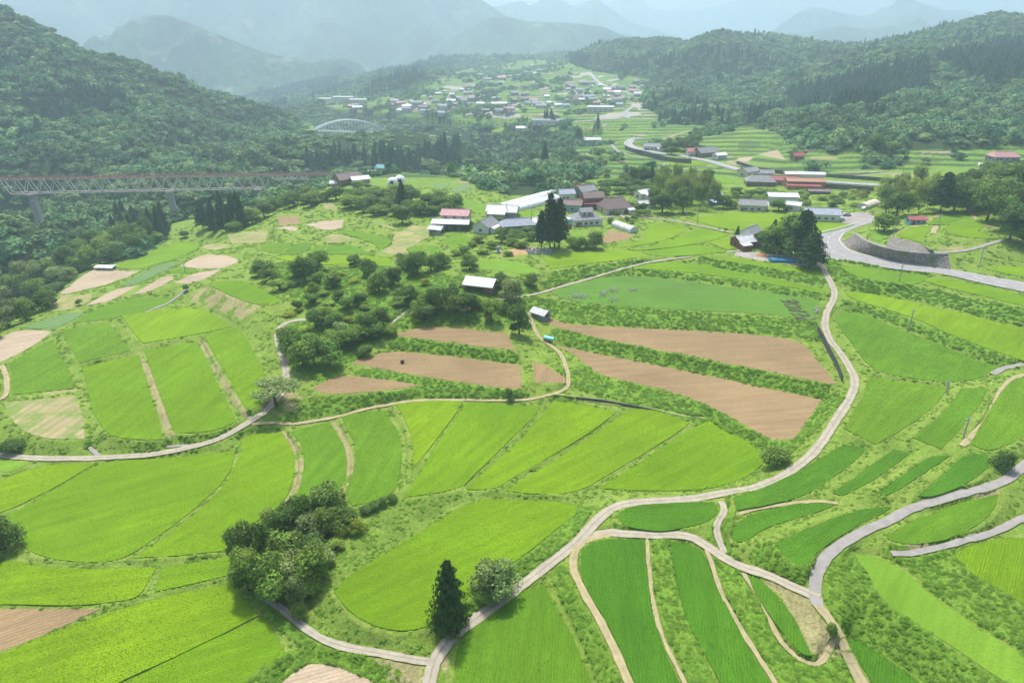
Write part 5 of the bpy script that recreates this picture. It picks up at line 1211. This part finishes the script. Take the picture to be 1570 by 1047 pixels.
# ------------------------------------------------------------------ far village: every house an object
frnd = random.Random(77)
FV = []
for i, (wc, rc) in enumerate([('cream', 'grey'), ('grey', 'grey'), ('cream', 'light'), ('cream', 'brown'), ('white', 'blue'), ('pink', 'pink'), ('cream', 'grey'), ('grey', 'grey'), ('grey', 'brown'), ('white', 'white')]):
    v, f = wall_geo(13, 8.5, 4.6, 2.2, 0); g = MB().add((v, f), 0); g.add(roof_geo(13, 8.5, 4.6, 2.4), 1)
    for k in range(4): g.add(box(-5.5 + k * 3, -4 + k * 3, -4.32, -4.2, 1, 2.4), 2)
    g.add(box(4.5, 6, -4.32, -4.2, 0, 2.2), 2); FV.append((rc, mesh("house", g.v, g.f, [WALL[wc], ROOF[rc], GLASS], g.m)))
def village(poly, n, desc, hot, seed):
    r = random.Random(seed); pl = pts(poly); xs = [p[0] for p in pl]; ys = [p[1] for p in pl]; got = []; T = 0
    while len(got) < n and T < 4000:
        T += 1; x, y = r.uniform(min(xs), max(xs)), r.uniform(min(ys), max(ys))
        if not pip(np.array([x]), np.array([y]), pl)[0] or any(abs(x - q[0]) < 7 and abs(y - q[1]) < 2.6 for q in got): continue
        got.append((x, y))
    got.sort()
    WN = {'grey': 'grey roofed', 'light': 'pale roofed', 'brown': 'brown roofed', 'blue': 'blue-grey roofed', 'pink': 'faded red roofed', 'white': 'white roofed', 'orange': 'orange roofed'}
    for i, (x, y) in enumerate(got):
        rc, m_ = r.choice(FV); X, Y, Z = (float(v[0]) for v in hit(x, y, S)); s = r.uniform(.6, 1.0)
        o = obj("house", m_, None, (X, Y, Z), r.choice([0, .2, -.2, .5, 1.4, -.4])); o.scale = (s * r.uniform(.8, 1.4), s, s * r.uniform(.8, 1.15)); prop(o, f"small {WN[rc]} house, {ordw(i + 1)} from the left {desc}", "house", hot)
village("700,152 760,146 780,160 800,172 770,182 742,175 730,165 700,165", 22, "in the hamlet below the long wood", "houses below the long wood", 1)
village("650,150 700,140 745,135 750,150 700,165 660,168", 18, "in the far left hamlet", "houses in the far left hamlet", 2)
village("770,140 820,145 850,152 900,148 905,165 840,168 780,158", 18, "in the middle hamlet", "houses in the middle hamlet", 3)
village("868,128 920,128 950,138 975,128 1000,126 985,150 960,160 930,172 890,158 870,145", 36, "by the far winding road", "houses by the winding road", 4)
village("590,158 640,156 700,168 690,178 600,172", 16, "in the hillside row", "houses in the hillside row", 5)
village("735,115 800,112 830,106 830,116 760,124 735,124", 14, "in the highest far hamlet", "houses in the highest hamlet", 6)
village("535,165 548,165 548,172 535,172", 4, "of the cluster above the arch bridge", "houses above the arch bridge", 7)
# ------------------------------------------------------------------ bridges
STEEL = paint("pale_painted_steel", (.82, .74, .68), .5, .08, 3); RUST = paint("rusty_red_steel", (.30, .15, .13), .8, .25, 2); CONC = paint("weathered_concrete", (.40, .38, .35), .9, .2, .5)
a0 = np.array([float(v) for v in at_Y(-90, 276, 430)]); a1 = np.array([float(v) for v in at_Y(524, 266, 492)]); Lb = float(np.linalg.norm(a1 - a0)); ex = (a1 - a0) / Lb; ey = np.array([-ex[1], ex[0], 0]); ey /= np.linalg.norm(ey)
def bp(s, o_, z): return tuple(a0 + ex * s + ey * o_ + np.array([0, 0, z]))
def s_of(px):  # distance along the bridge seen at a picture column
    ss = np.linspace(0, Lb, 2000); q = a0[None] + ex[None] * ss[:, None]; X_, _ = to_px(q[:, 0], q[:, 1], q[:, 2]); return float(np.interp(px, X_, ss))
tb = empty("truss_bridge", tuple(a0)); prop(tb, "long railway truss bridge with pale steel lattice and rust red rail over the gorge", "bridge")
def rel(b): b.v = [tuple(np.array(p) - a0) for p in b.v]; return b
s0, s1 = s_of(12), s_of(404); ns_ = 21; dp = 9.2; hw = 2.6
deck = MB(); dr = MB(); n_ = 60
for k in range(n_):
    xa, xb = Lb * k / n_, Lb * (k + 1) / n_
    for o_ in (-hw, hw): deck.bar(bp(xa, o_, -.3), bp(xb, o_, -.3), .32)
    deck.bar(bp(xa, -hw, 0), bp(xa, hw, 0), .22)
    for o_ in (-.6, .6): dr.bar(bp(xa, o_, .35), bp(xb, o_, .35), .10)
    for o_ in (-hw - .7, hw + .7):
        for zz in (.6, 1.25): dr.bar(bp(xa, o_, zz), bp(xb, o_, zz), .07)
        for j in range(3): sx = xa + (xb - xa) * j / 3; dr.bar(bp(sx, o_, -.2), bp(sx, o_, 1.3), .06)
    dr.bar(bp(xa, -hw - .7, .1), bp(xb, -hw - .7, .1), .14); dr.bar(bp(xa, hw + .7, .1), bp(xb, hw + .7, .1), .14)
    for j in range(5): sx = xa + (xb - xa) * j / 5; dr.bar(bp(sx, -hw - .7, .1), bp(sx, hw + .7, .1), .07)
rel(deck).build("deck", STEEL, tb); rel(dr).build("railing", RUST, tb)
for side, o_ in (("near", -hw), ("far", hw)):
    b = MB(); bot = [s0 + (s1 - s0) * k / ns_ for k in range(ns_ + 1)]
    for k in range(ns_): 
        b.bar(bp(bot[k], o_, -dp), bp(bot[k+1], o_, -dp), .21); mdl = (bot[k] + bot[k+1]) / 2
        b.bar(bp(bot[k], o_, -dp), bp(mdl, o_, -.4), .15); b.bar(bp(mdl, o_, -.4), bp(bot[k+1], o_, -dp), .15)
    pr = (s1 - s0) / ns_; b.bar(bp(bot[0] - pr / 2, o_, -.4), bp(bot[0], o_, -dp), .2); b.bar(bp(bot[-1], o_, -dp), bp(bot[-1] + pr / 2, o_, -.4), .2)
    for k in range(4):                       # shallower approach span
        e = bot[-1] + pr / 2 + pr * k * .9; b.bar(bp(e, o_, -.4), bp(e + pr * .45, o_, -3.4), .18); b.bar(bp(e + pr * .45, o_, -3.4), bp(e + pr * .9, o_, -.4), .18)
        if k < 3: b.bar(bp(e + pr * .45, o_, -3.4), bp(e + pr * 1.35, o_, -3.4), .18)
    rel(b).build("truss", STEEL, tb)
b = MB()
for k in range(ns_ + 1): b.bar(bp(bot[k], -hw, -dp), bp(bot[k], hw, -dp), .16)
for k in range(ns_): b.bar(bp(bot[k], -hw, -dp), bp(bot[k+1], hw, -dp), .11); b.bar(bp(bot[k], hw, -dp), bp(bot[k+1], -hw, -dp), .11)
rel(b).build("bracing", RUST, tb)
for px, hh in ((42, 62), (256, 62), (392, 34)):
    s = s_of(px); b = MB(); ln_, wd = 1.5, 2.6
    v = [bp(s + sx * ln_ * k, sy * wd * k, z) for k, z in ((1, -dp - .3), (1.5, -dp - hh)) for sx, sy in ((-1, -1), (1, -1), (1, 1), (-1, 1))]
    b.add((v, [(0, 1, 2, 3), (4, 7, 6, 5), (0, 4, 5, 1), (1, 5, 6, 2), (2, 6, 7, 3), (3, 7, 4, 0)])); b2 = MB(); rel(b); p_ = b.build("pier", CONC, tb)
    c2 = MB(); v = [bp(s + sx * 2.3, sy * 4.3, z) for z in (-dp - 1.4, -dp - .28) for sx, sy in ((-1, -1), (1, -1), (1, 1), (-1, 1))]; c2.add((v, [(0, 3, 2, 1), (4, 5, 6, 7), (0, 1, 5, 4), (1, 2, 6, 5), (2, 3, 7, 6), (3, 0, 4, 7)])); rel(c2).build("pier_cap", CONC, p_)
# white arch bridge
c0 = np.array([float(v) for v in at_Y(480, 200.5, 985)]); c1 = np.array([float(v) for v in at_Y(622, 205.5, 1035)]); La = float(np.linalg.norm(c1 - c0)); fx = (c1 - c0) / La; fy = np.array([-fx[1], fx[0], 0]); fy /= np.linalg.norm(fy)
WS = paint("white_painted_steel", (.85, .85, .86), .5, .04, 3); ab = empty("arch_bridge", tuple(c0)); prop(ab, "white steel arch bridge across the wooded gorge in the distance", "bridge")
def cp_(s, o_, z): return tuple(fx * s + fy * o_ + np.array([0, 0, z]))
AR = La * .83; b = MB()
for k in range(16):
    b.bar(cp_(La * k / 16, 0, -.6), cp_(La * (k + 1) / 16, 0, -.6), .9)
    for o_ in (-5, 5): b.bar(cp_(La * k / 16, o_, -.3), cp_(La * (k + 1) / 16, o_, -.3), .75); b.bar(cp_(La * k / 16, o_, .9), cp_(La * (k + 1) / 16, o_, .9), .12)
    b.bar(cp_(La * k / 16, -5, -.5), cp_(La * k / 16, 5, -.5), .4)
b.build("deck", WS, ab)
for o_ in (-6.5, 6.5):
    b = MB(); h = MB(); K = 24; zf = lambda t: 16 * (1 - (2 * t - 1) ** 2)
    for k in range(K): b.bar(cp_(AR * k / K, o_ * (1 - .35 * math.sin(math.pi * k / K)), zf(k / K)), cp_(AR * (k + 1) / K, o_ * (1 - .35 * math.sin(math.pi * (k + 1) / K)), zf((k + 1) / K)), 1.05)
    b.build("arch_rib", WS, ab)
    for k in range(2, K - 1): h.bar(cp_(AR * k / K, o_ * .8, 0), cp_(AR * k / K, o_ * (1 - .35 * math.sin(math.pi * k / K)), zf(k / K)), .22)
    h.build("hanger", WS, ab)
b = MB()
for k in range(4, 21, 2): q = 6.5 * (1 - .35 * math.sin(math.pi * k / 24)); b.bar(cp_(AR * k / 24, -q, zf(k / 24)), cp_(AR * k / 24, q, zf(k / 24)), .35)
b.build("cross_brace", WS, ab)
for s in (2, La * .85): MB().add(box(-3, 3, -6, 6, -40, -1.3), 0, Matrix.Translation(Vector(cp_(s, 0, 0)))).build("abutment", CONC, ab)
# ------------------------------------------------------------------ walls by the road
STONE, nt, b = newmat("stone_wall", .95, .15); p = geopos(nt); vo = nt.nodes.new("ShaderNodeTexVoronoi"); vo.inputs["Scale"].default_value = 1.6; nt.links.new(p, vo.inputs[0])
f = mathn(nt, 'MULTIPLY', rng(nt, vo.outputs["Distance"], 0, .7, 1.15, .6), rng(nt, noise(nt, p, .5, 5, .7), .3, .7, .6, 1.3)); c = scalecol(nt, (.33, .29, .27), f)
c = mix(nt, rng(nt, noise(nt, p, .22, 3), .54, .66, 0, .8), c, (.13, .19, .05)); nt.links.new(c, b.inputs["Base Color"]); bump(nt, b, vo.outputs["Distance"], .15)
def wallstrip(name, label, low, zl, upp, zt, mat=None, thick=.45, cap=True, cat="wall"):
    lo = densify(np.array([at_z(a, b_, zl) for a, b_ in pts(low)], float), 8); hi = densify(np.array([at_z(a, b_, zt) for a, b_ in pts(upp)], float), 8); n = max(len(lo), len(hi))
    rs = lambda A: np.array([[np.interp(t, np.linspace(0, 1, len(A)), A[:, c]) for c in (0, 1)] for t in np.linspace(0, 1, n)]); lo, hi = rs(lo), rs(hi); g = MB(); c_ = MB()
    for k in range(n - 1):
        K = 5; 
        for j in range(K):
            P4 = []
            for kk, t in ((k, j / K), (k + 1, j / K), (k + 1, (j + 1) / K), (k, (j + 1) / K)):
                q = lo[kk] * (1 - t) + hi[kk] * t; P4.append((q[0], q[1], zl - .3 + (zt - zl + .3) * t))
            g.add((P4 + [(p_[0], p_[1] + thick, p_[2] - .2) for p_ in P4], [(0, 1, 2, 3), (7, 6, 5, 4)]))
        c_.add(([(hi[k][0], hi[k][1] - .1, zt), (hi[k+1][0], hi[k+1][1] - .1, zt), (hi[k+1][0], hi[k+1][1] + .5, zt), (hi[k][0], hi[k][1] + .5, zt)] + [(hi[k][0], hi[k][1] - .1, zt + .25), (hi[k+1][0], hi[k+1][1] - .1, zt + .25), (hi[k+1][0], hi[k+1][1] + .5, zt + .25), (hi[k][0], hi[k][1] + .5, zt + .25)],
                [(4, 5, 6, 7), (0, 1, 5, 4), (2, 3, 7, 6)]))
    o = empty(name, (0, 0, 0)); prop(o, label, cat); g.build("stone_face", mat or STONE, o)
    if cap: c_.build("coping", CONC, o)
wallstrip("retaining_wall", "long curved stone retaining wall inside the road bend", "1294,369 1298,377 1318,386 1360,397 1400,404 1458,413", 16.1, "1311,359 1325,369 1348,378 1380,385 1420,389 1454,390", 20.6)
wallstrip("retaining_wall", "short upper stone wall under the terrace rice field", "1358,378 1385,384 1410,387 1434,388", 20.9, "1366,364 1385,367 1405,372 1430,385", 22.2, cap=False)
wallstrip("retaining_wall", "low grey wall under the outer edge of the road at right", "1445,426 1500,440 1570,456 1660,478", 14.6, "1447,421 1500,433.5 1570,448.5 1660,471.5", 15.98)
def drape(name, label, line, h, lean=0, mat=None, w=.5, cat="wall", below=False, cap=False):
    X, Y, Z = road_line(pts(line), S, 3); g = MB()
    nx, ny = offsets(X, Y)
    for k in range(len(X) - 1):
        v = []
        for kk in (k, k + 1):
            v += [(X[kk], Y[kk], Z[kk] - 1.5 - (h if below else 0)), (X[kk], Y[kk] + lean, Z[kk] + (0 if below else h)), (X[kk], Y[kk] + lean + w, Z[kk] + (0 if below else h)), (X[kk], Y[kk] + lean + w, Z[kk] - 1.5 - (h if below else 0))]
        g.add((v, [(0, 4, 5, 1), (1, 5, 6, 2), (2, 6, 7, 3)]))
    o = empty(name, (0, 0, 0)); prop(o, label, cat); g.build("wall_face", mat or STONE, o); return o
DK = paint("dark_stone", (.10, .095, .10), .95, .4, .8)
drape("retaining_wall", "dark stone wall below the far valley road bend", "958,230 975,236 1000,243 1030,250 1060,252", 3.5, 1, DK)
drape("retaining_wall", "dark wall above the far valley road behind the red roofs", "1130,252 1160,262 1200,268 1250,271 1320,276 1380,281", 2.2, 1, DK)
drape("retaining_wall", "dark wall below the valley road right of the orange workshop", "1255,288 1300,292 1340,294", 2.5, 1, DK)
drape("retaining_wall", "low dark stone wall between the ploughed fields and the curving track", "1254,509 1262,525 1272,545 1284,565 1292,587", 2.0, .3, DK, .5)
drape("retaining_wall", "low dark stone wall under the overgrown bank below the ploughed field", "882,612 910,615 950,622 1000,630", .5, .2, DK, .4)
# ------------------------------------------------------------------ poles
POLE = paint("concrete_pole", (.42, .41, .39), .8, .1, 3)
def pole(bx, by, tx, ty, label, k=1):
    X, Y, Z = (float(v[0]) for v in hit(bx, by, S)); x, y, z = (float(v) for v in at_Y(tx, ty, Y)); H = max(4, z - Z); o = empty("utility_pole", (X, Y, Z)); prop(o, label, "pole", "utility poles")
    MB().cyl((0, 0, -.5), (0, 0, H), .20 * k, .14 * k, 8).build("mast", POLE, o)
    for zz, l in ((H - .5, .9), (H - 1.3, .7)): MB().bar((-l, 0, zz), (l, 0, zz), .06).build("crossarm", FRAME, o)
    g = MB(); 
    for xx in (-.8, 0, .8): g.cyl((xx, 0, H - .44), (xx, 0, H - .2), .07, .05, 6)
    g.build("insulator", WS, o)
PL = """1378,432,1381,405|nearest the road edge in the narrow field below the bend
1367,375,1372,345|behind the curved stone retaining wall
1501,407,1505,379|on the overgrown bank right of the retaining wall
1439,343,1440,329|beside the highest terrace field
1392,510,1398,474|on the bank between the two long bright fields at right
1477,670,1482,640|beside the pale footpath at right
1450,603,1453,590|at the corner of the green field at right
1069,342,1071,324|beside the track below the bamboo grove
1052,335,1052,322|left of the track below the bamboo grove
993,335,993,316|in front of the bamboo grove
39,489,39,457|among the sunlit trees at the left edge
219,386,216,371|at the edge of the long bright field by the gorge
148,411,143,398|beside the low white roofed shed at left
284,417,283,407|between the two pale ploughed fields
777,333,777,311|by the barn at the end of the greenhouses
815,337,815,318|left of the tall cedars
1342,352,1343,336|at the junction behind the road bend
929,272,927,256|in the wood above the red roofed farmhouse
1057,252,1057,240|beside the far valley road below the roadside farm
568,262,563,255|on the crest above the truss bridge end"""
for l in PL.split('\n'): q, d = l.split('|'); a, b_, c_, e = map(float, q.split(',')); pole(a, b_, c_, e, "utility pole " + d)
# ------------------------------------------------------------------ vehicles
TYRE = paint("rubber", (.02, .02, .02)); LAMP = paint("lamp_glass", (.7, .68, .6), .2)
def car(px, py, rot, col, label, van=False):
    X, Y, Z = (float(v[0]) for v in hit(px, py, S)); o = empty("parked_car", (X, Y, Z), math.radians(rot)); prop(o, label, "car", "vehicles parked beside the hall"); z = .35; h1 = .85 if not van else 1.0; h2 = 1.45 if not van else 1.85
    prof = [(-2.1, z), (2.1, z), (2.15, .75), (1.35 if not van else 2.0, h1), (.8 if not van else 1.6, h2), (-1.2 if not van else -2.0, h2), (-1.9 if not van else -2.1, h1), (-2.15, .8)]
    v = [(x, y, zz) for y in (-.82, .82) for x, zz in prof]; n = len(prof); f = [tuple(range(n)), tuple(range(2*n-1, n-1, -1))] + [(i, i + n, (i + 1) % n + n, (i + 1) % n) for i in range(n)]
    bd = obj("body", mesh("body", v, f, paint("car_" + col, {'white': (.78, .78, .78), 'silver': (.45, .46, .48), 'black': (.03, .03, .035)}[col], .25, .03, 2, .6)), o)
    g = MB(); g.add(box(-1.1, .7, -.84, .84, h1 + .05, h2 - .1)); g.build("window", GLASS, o)
    for sx in (-1.3, 1.3):
        for sy in (-.78, .78): w = MB().cyl((sx, sy - .1, .32), (sx, sy + .1, .32), .32, .32, 12).build("wheel", TYRE, o)
    for sy in (-.6, .6): MB().add(box(2.1, 2.18, sy - .15, sy + .15, .6, .75)).build("headlight", LAMP, o)
car(1289, 338, 15, 'white', "white car nearest the rice field beside the hall"); car(1283, 334, 40, 'black', "dark car between the white car and the hall"); car(1298, 331, -5, 'silver', "silver car parked behind the others beside the hall"); car(1286, 328, 85, 'white', "white van with dark windows parked behind the hall", True)
car(1326, 321, 30, 'white', "white car on the lane below the cream tunnel shed")
car(1020, 256, 20, 'white', "white vehicle beside the grey roadside yard", True)
# cart under a turquoise sheet
X, Y, Z = (float(v[0]) for v in hit(842, 524, S)); o = empty("covered_cart", (X, Y, Z), math.radians(-28)); prop(o, "small orange carrier under a bright turquoise sheet beside the track", "cart")
n = 10; v = [(x, -.95 * math.cos(math.pi * k / n), 1.15 + .75 * math.sin(math.pi * k / n)) for x in (-1.7, 1.7) for k in range(n + 1)]; f = [(k, k + 1, k + n + 2, k + n + 1) for k in range(n)] + [tuple(range(n + 1)), tuple(range(2*n+1, n, -1))]
obj("sheet_cover", mesh("sheet_cover", v, f, paint("turquoise_sheet", (.05, .62, .56), .35, .1, 3, .5), smooth=False), o)
g = MB(); [g.bar((x, y, .2), (x, y, 1.2), .05) for x in (-1.6, 1.6) for y in (-.9, .9)]; g.build("frame", FRAME, o)
MB().add(box(-1.9, 1.2, -.6, .6, .35, .95)).build("body", paint("orange_paint", (.65, .22, .08)), o)
for sy in (-.6, .6): MB().cyl((-.9, sy - .12, .3), (-.9, sy + .12, .3), .3, .3, 10).cyl((.6, sy - .12, .3), (.6, sy + .12, .3), .3, .3, 10).build("wheel", TYRE, o)
# tiller left in the ploughed field
X, Y, Z = (float(v[0]) for v in hit(617, 557, S)); o = empty("garden_tiller", (X, Y, Z + .1), .6); prop(o, "small dark tiller standing in the middle ploughed field", "machine")
MB().add(box(-.5, .5, -.3, .3, .3, .9)).build("engine", TYRE, o); MB().bar((.4, -.25, .7), (1.3, -.3, 1.2), .04).bar((.4, .25, .7), (1.3, .3, 1.2), .04).build("handle", FRAME, o); MB().cyl((-.1, -.45, .32), (-.1, .45, .32), .36, .36, 10).build("wheel", TYRE, o)
# blue tank on a stand beside the cedars
X, Y, Z = (float(v[0]) for v in hit(871, 350, S)); o = empty("water_tank", (X, Y, Z)); prop(o, "blue and white tank on a rust coloured base right of the tall cedars", "tank")
MB().add(box(-1.6, 1.6, -1.2, 1.2, -.5, 2.2)).build("base", RUST, o); MB().cyl((0, 0, 2.2), (0, 0, 4.6), 1.5, 1.5, 14).build("tank_body", WALL['sky'], o); MB().cyl((0, 0, 4.6), (0, 0, 5.2), 1.5, .5, 14).build("lid", WS, o)
# stacked pipes and sandbag rows in the depot strip
blue = paint("blue_pipe", (.05, .25, .45)); 
def pixbox(name, label, cat, pl, parts):
    X, Y, Z = (float(v[0]) for v in hit(*pl, S)); o = empty(name, (X, Y, Z)); prop(o, label, cat)
    for nm, g, m_ in parts: g.build(nm, m_, o)
g1 = MB(); g2 = MB(); r_ = random.Random(4)
for k in range(7):
    for j in range(2): g1.cyl((-8, k * .55, .3 + j * .5), (8, -2.4 + k * .55, .3 + j * .5), .25, .25, 8)
for k in range(9): g2.bar((-8 + k * 2, 5.4 - k * .3, 0), (-8 + k * 2, 5.4 - k * .3, 1.5), .15)
g2.bar((-8, 5.4, 1.4), (8, 2.7, 1.4), .12)
pixbox("pipe_stack", "stack of blue pipes in the yard below the tree clump", "pipes", (1212, 402), [("pipe", g1, blue), ("rail", g2, FRAME)])
g = MB()
for k in range(16): a = 6.283 * k / 16; 
v = [(0, 0, 1.7)]; f = []; 
for rg, (rr, zz) in enumerate(((1.6, 1.3), (3.0, .55), (4.4, -.4))):
    for k in range(16): a = 6.283 * k / 16; q = rr * (.85 + .3 * r_.random()); v.append((q * math.cos(a) * 1.3, q * math.sin(a) * .7, zz + r_.uniform(-.15, .15)))
f += [(0, 1 + k, 1 + (k + 1) % 16) for k in range(16)] + [(1 + k + 16 * g_, 1 + k + 16 * (g_ + 1), 1 + (k + 1) % 16 + 16 * (g_ + 1), 1 + (k + 1) % 16 + 16 * g_) for g_ in range(2) for k in range(16)]
X, Y, Z = (float(q[0]) for q in hit(1177, 392, S)); o = obj("soil_heap", mesh("soil_heap", v, f, paint("orange_soil", (.42, .20, .09), .95, .25, 2), smooth=True), None, (X, Y, Z)); prop(o, "heap of orange soil in the yard beside the blue pipes", "heap")
# white guard rail round the bend
gr = empty("guard_rail", (0, 0, 0)); prop(gr, "low pale guard rail along the field edge of the road bend", "rail"); g = MB(); L = densify(np.array([at_z(a, b_, asz) for a, b_ in pts("1252,362 1262,357.5 1280,353 1309,345.5")], float), 6); L += 0
for k in range(len(L) - 1): g.bar((L[k][0], L[k][1], asz + .7), (L[k+1][0], L[k+1][1], asz + .7), .14); g.bar((L[k][0], L[k][1], asz - .2), (L[k][0], L[k][1], asz + .7), .08)
g.build("rail", WS, gr)
# red traffic cone and marker posts at the bend, orange sign at the junction
for px, py, lb in ((1262, 388, "orange cone on the asphalt at the mouth of the curving track"),):
    X, Y = (float(q) for q in at_z(px, py, asz)); o = empty("traffic_cone", (X, Y, asz)); prop(o, lb, "cone"); MB().cyl((0, 0, .04), (0, 0, .95), .3, .05, 10).build("cone_body", WALL['orange'], o); MB().add(box(-.4, .4, -.4, .4, 0, .05)).build("base", TYRE, o)
X, Y, Z = (float(q[0]) for q in hit(1341, 343, S)); o = empty("road_sign", (X, Y, Z)); prop(o, "red-orange roadside sign box at the junction behind the bend", "sign"); MB().cyl((0, 0, -.3), (0, 0, 3), .08, .08, 8).build("post", FRAME, o); MB().add(box(-.8, .8, -.15, .15, 2.0, 3.8)).build("panel", paint("sign_red", (.62, .14, .08)), o)
# graveyard: each stone a thing
grn = random.Random(9); GS = paint("grave_granite", (.36, .37, .39), .5, .25, 4, .4); gl = []
for k in range(34): gl.append((grn.uniform(808, 848), 0)); 
gl = sorted(gl)
for i, (px, _) in enumerate(gl):
    py = 387.5 + (i % 3 - 1) * 2.4; X, Y, Z = (float(v[0]) for v in hit(px, py, S)); o = empty("gravestone", (X, Y, Z), grn.uniform(-.3, .3)); prop(o, f"grey gravestone, {ordw(i + 1)} from the left below the tall cedars", "gravestone", "gravestones below the tall cedars"); hh = grn.uniform(1.0, 2.1)
    MB().add(box(-.5, .5, -.5, .5, -.3, .35)).add(box(-.36, .36, -.36, .36, .35, .6)).build("plinth", GS, o); MB().add(box(-.2, .2, -.2, .2, .6, hh)).build("stone", GS, o)
X, Y, Z = (float(v[0]) for v in hit(764, 388, S)); o = empty("stone_monument", (X, Y, Z)); prop(o, "lone pale stone monument among shrubs left of the graveyard", "monument"); MB().add(box(-1.2, 1.2, -1, 1, -.4, .8)).build("plinth", GS, o); MB().add(box(-.6, .6, -.5, .5, .8, 2.8)).build("stone", GS, o)
# rock cliff in the gorge
X, Y, Z = (float(v) for v in at_Y(6, 402, 345)); r = np.random.default_rng(5); v, f = lump(np.zeros(3), 1, 91, 4, (4.5, 6, 17)); v += (vnoise(v[:, 2] * .9 + 30, v[:, 0] * .6 + 30, 5)[:, None] - .5) * 2.5
o = obj("cliff", mesh("cliff", v, f, paint("pale_cliff_rock", (.33, .28, .25), .95, .35, .25)), None, (X, Y, Z)); prop(o, kind="structure")
# dark lettering planted in the meadow above the ploughed field
LET = "320,330;370,390;560,380;750,400|480,330;520,385|650,330;700,365;750,400|420,460;500,530;700,520;800,500;760,460;640,430;480,440;420,460|520,600;640,560;850,560|520,600;660,630;780,620;740,570|590,680;640,720;680,750|780,640;970,650;1040,760;830,740;760,690|700,800;760,840;960,862;1160,880|900,800;960,860|700,800;900,790|1160,880;1190,825"
zf = [q for q in fields if q[0] == 'r'][0][2]; g = MB()
for s in LET.split('|'):
    q = [tuple(map(float, t.split(','))) for t in s.split(';')]; W_ = [at_z(1180 + a / 17.44, 440 + b_ / 17.44, zf + .25) for a, b_ in q]
    for (xa, ya), (xb, yb) in zip(W_[:-1], W_[1:]):
        xa, ya, xb, yb = map(float, (xa, ya, xb, yb)); L_ = math.hypot(xb - xa, yb - ya); nx_, ny_ = -(yb - ya) / L_ * .55, (xb - xa) / L_ * .55
        v = [(xa + nx_, ya + ny_), (xb + nx_, yb + ny_), (xb - nx_, yb - ny_), (xa - nx_, ya - ny_)]; g.add(([(x, y, zf - .1) for x, y in v] + [(x, y, zf + .22) for x, y in v], [(7, 6, 5, 4), (4, 5, 6, 7), (0, 1, 5, 4), (1, 2, 6, 5), (2, 3, 7, 6), (3, 0, 4, 7)]))
o = g.build("planted_lettering", paint("dark_rice", (.10, .13, .045), .9, .4, 2)); prop(o, "dark rice planted as lettering in the rough green field by the track", "crop art")
# white dead stalks in the wet field, wheel marks
st_ = MB(); rs_ = random.Random(8)
for cx_, cy_, sx_, sy_, nn in ((888, 456, 16, 3, 60), (925, 452, 8, 3, 30), (942, 446, 8, 3, 30), (970, 446, 6, 2, 14), (940, 461, 8, 2, 14), (1252, 478, 5, 5, 26)):
    for _ in range(nn):
        a, b_ = rs_.gauss(cx_, sx_ * .5), rs_.gauss(cy_, sy_ * .6); x, y = (float(v) for v in at_z(a, b_, zf)); st_.bar((x, y, zf - .1), (x + rs_.uniform(-.2, .2), y + rs_.uniform(-.2, .2), zf + rs_.uniform(.6, 1.3)), .09)
o = st_.build("dead_stalks", paint("bleached_stalk", (.62, .60, .52))); prop(o, kind="stuff")
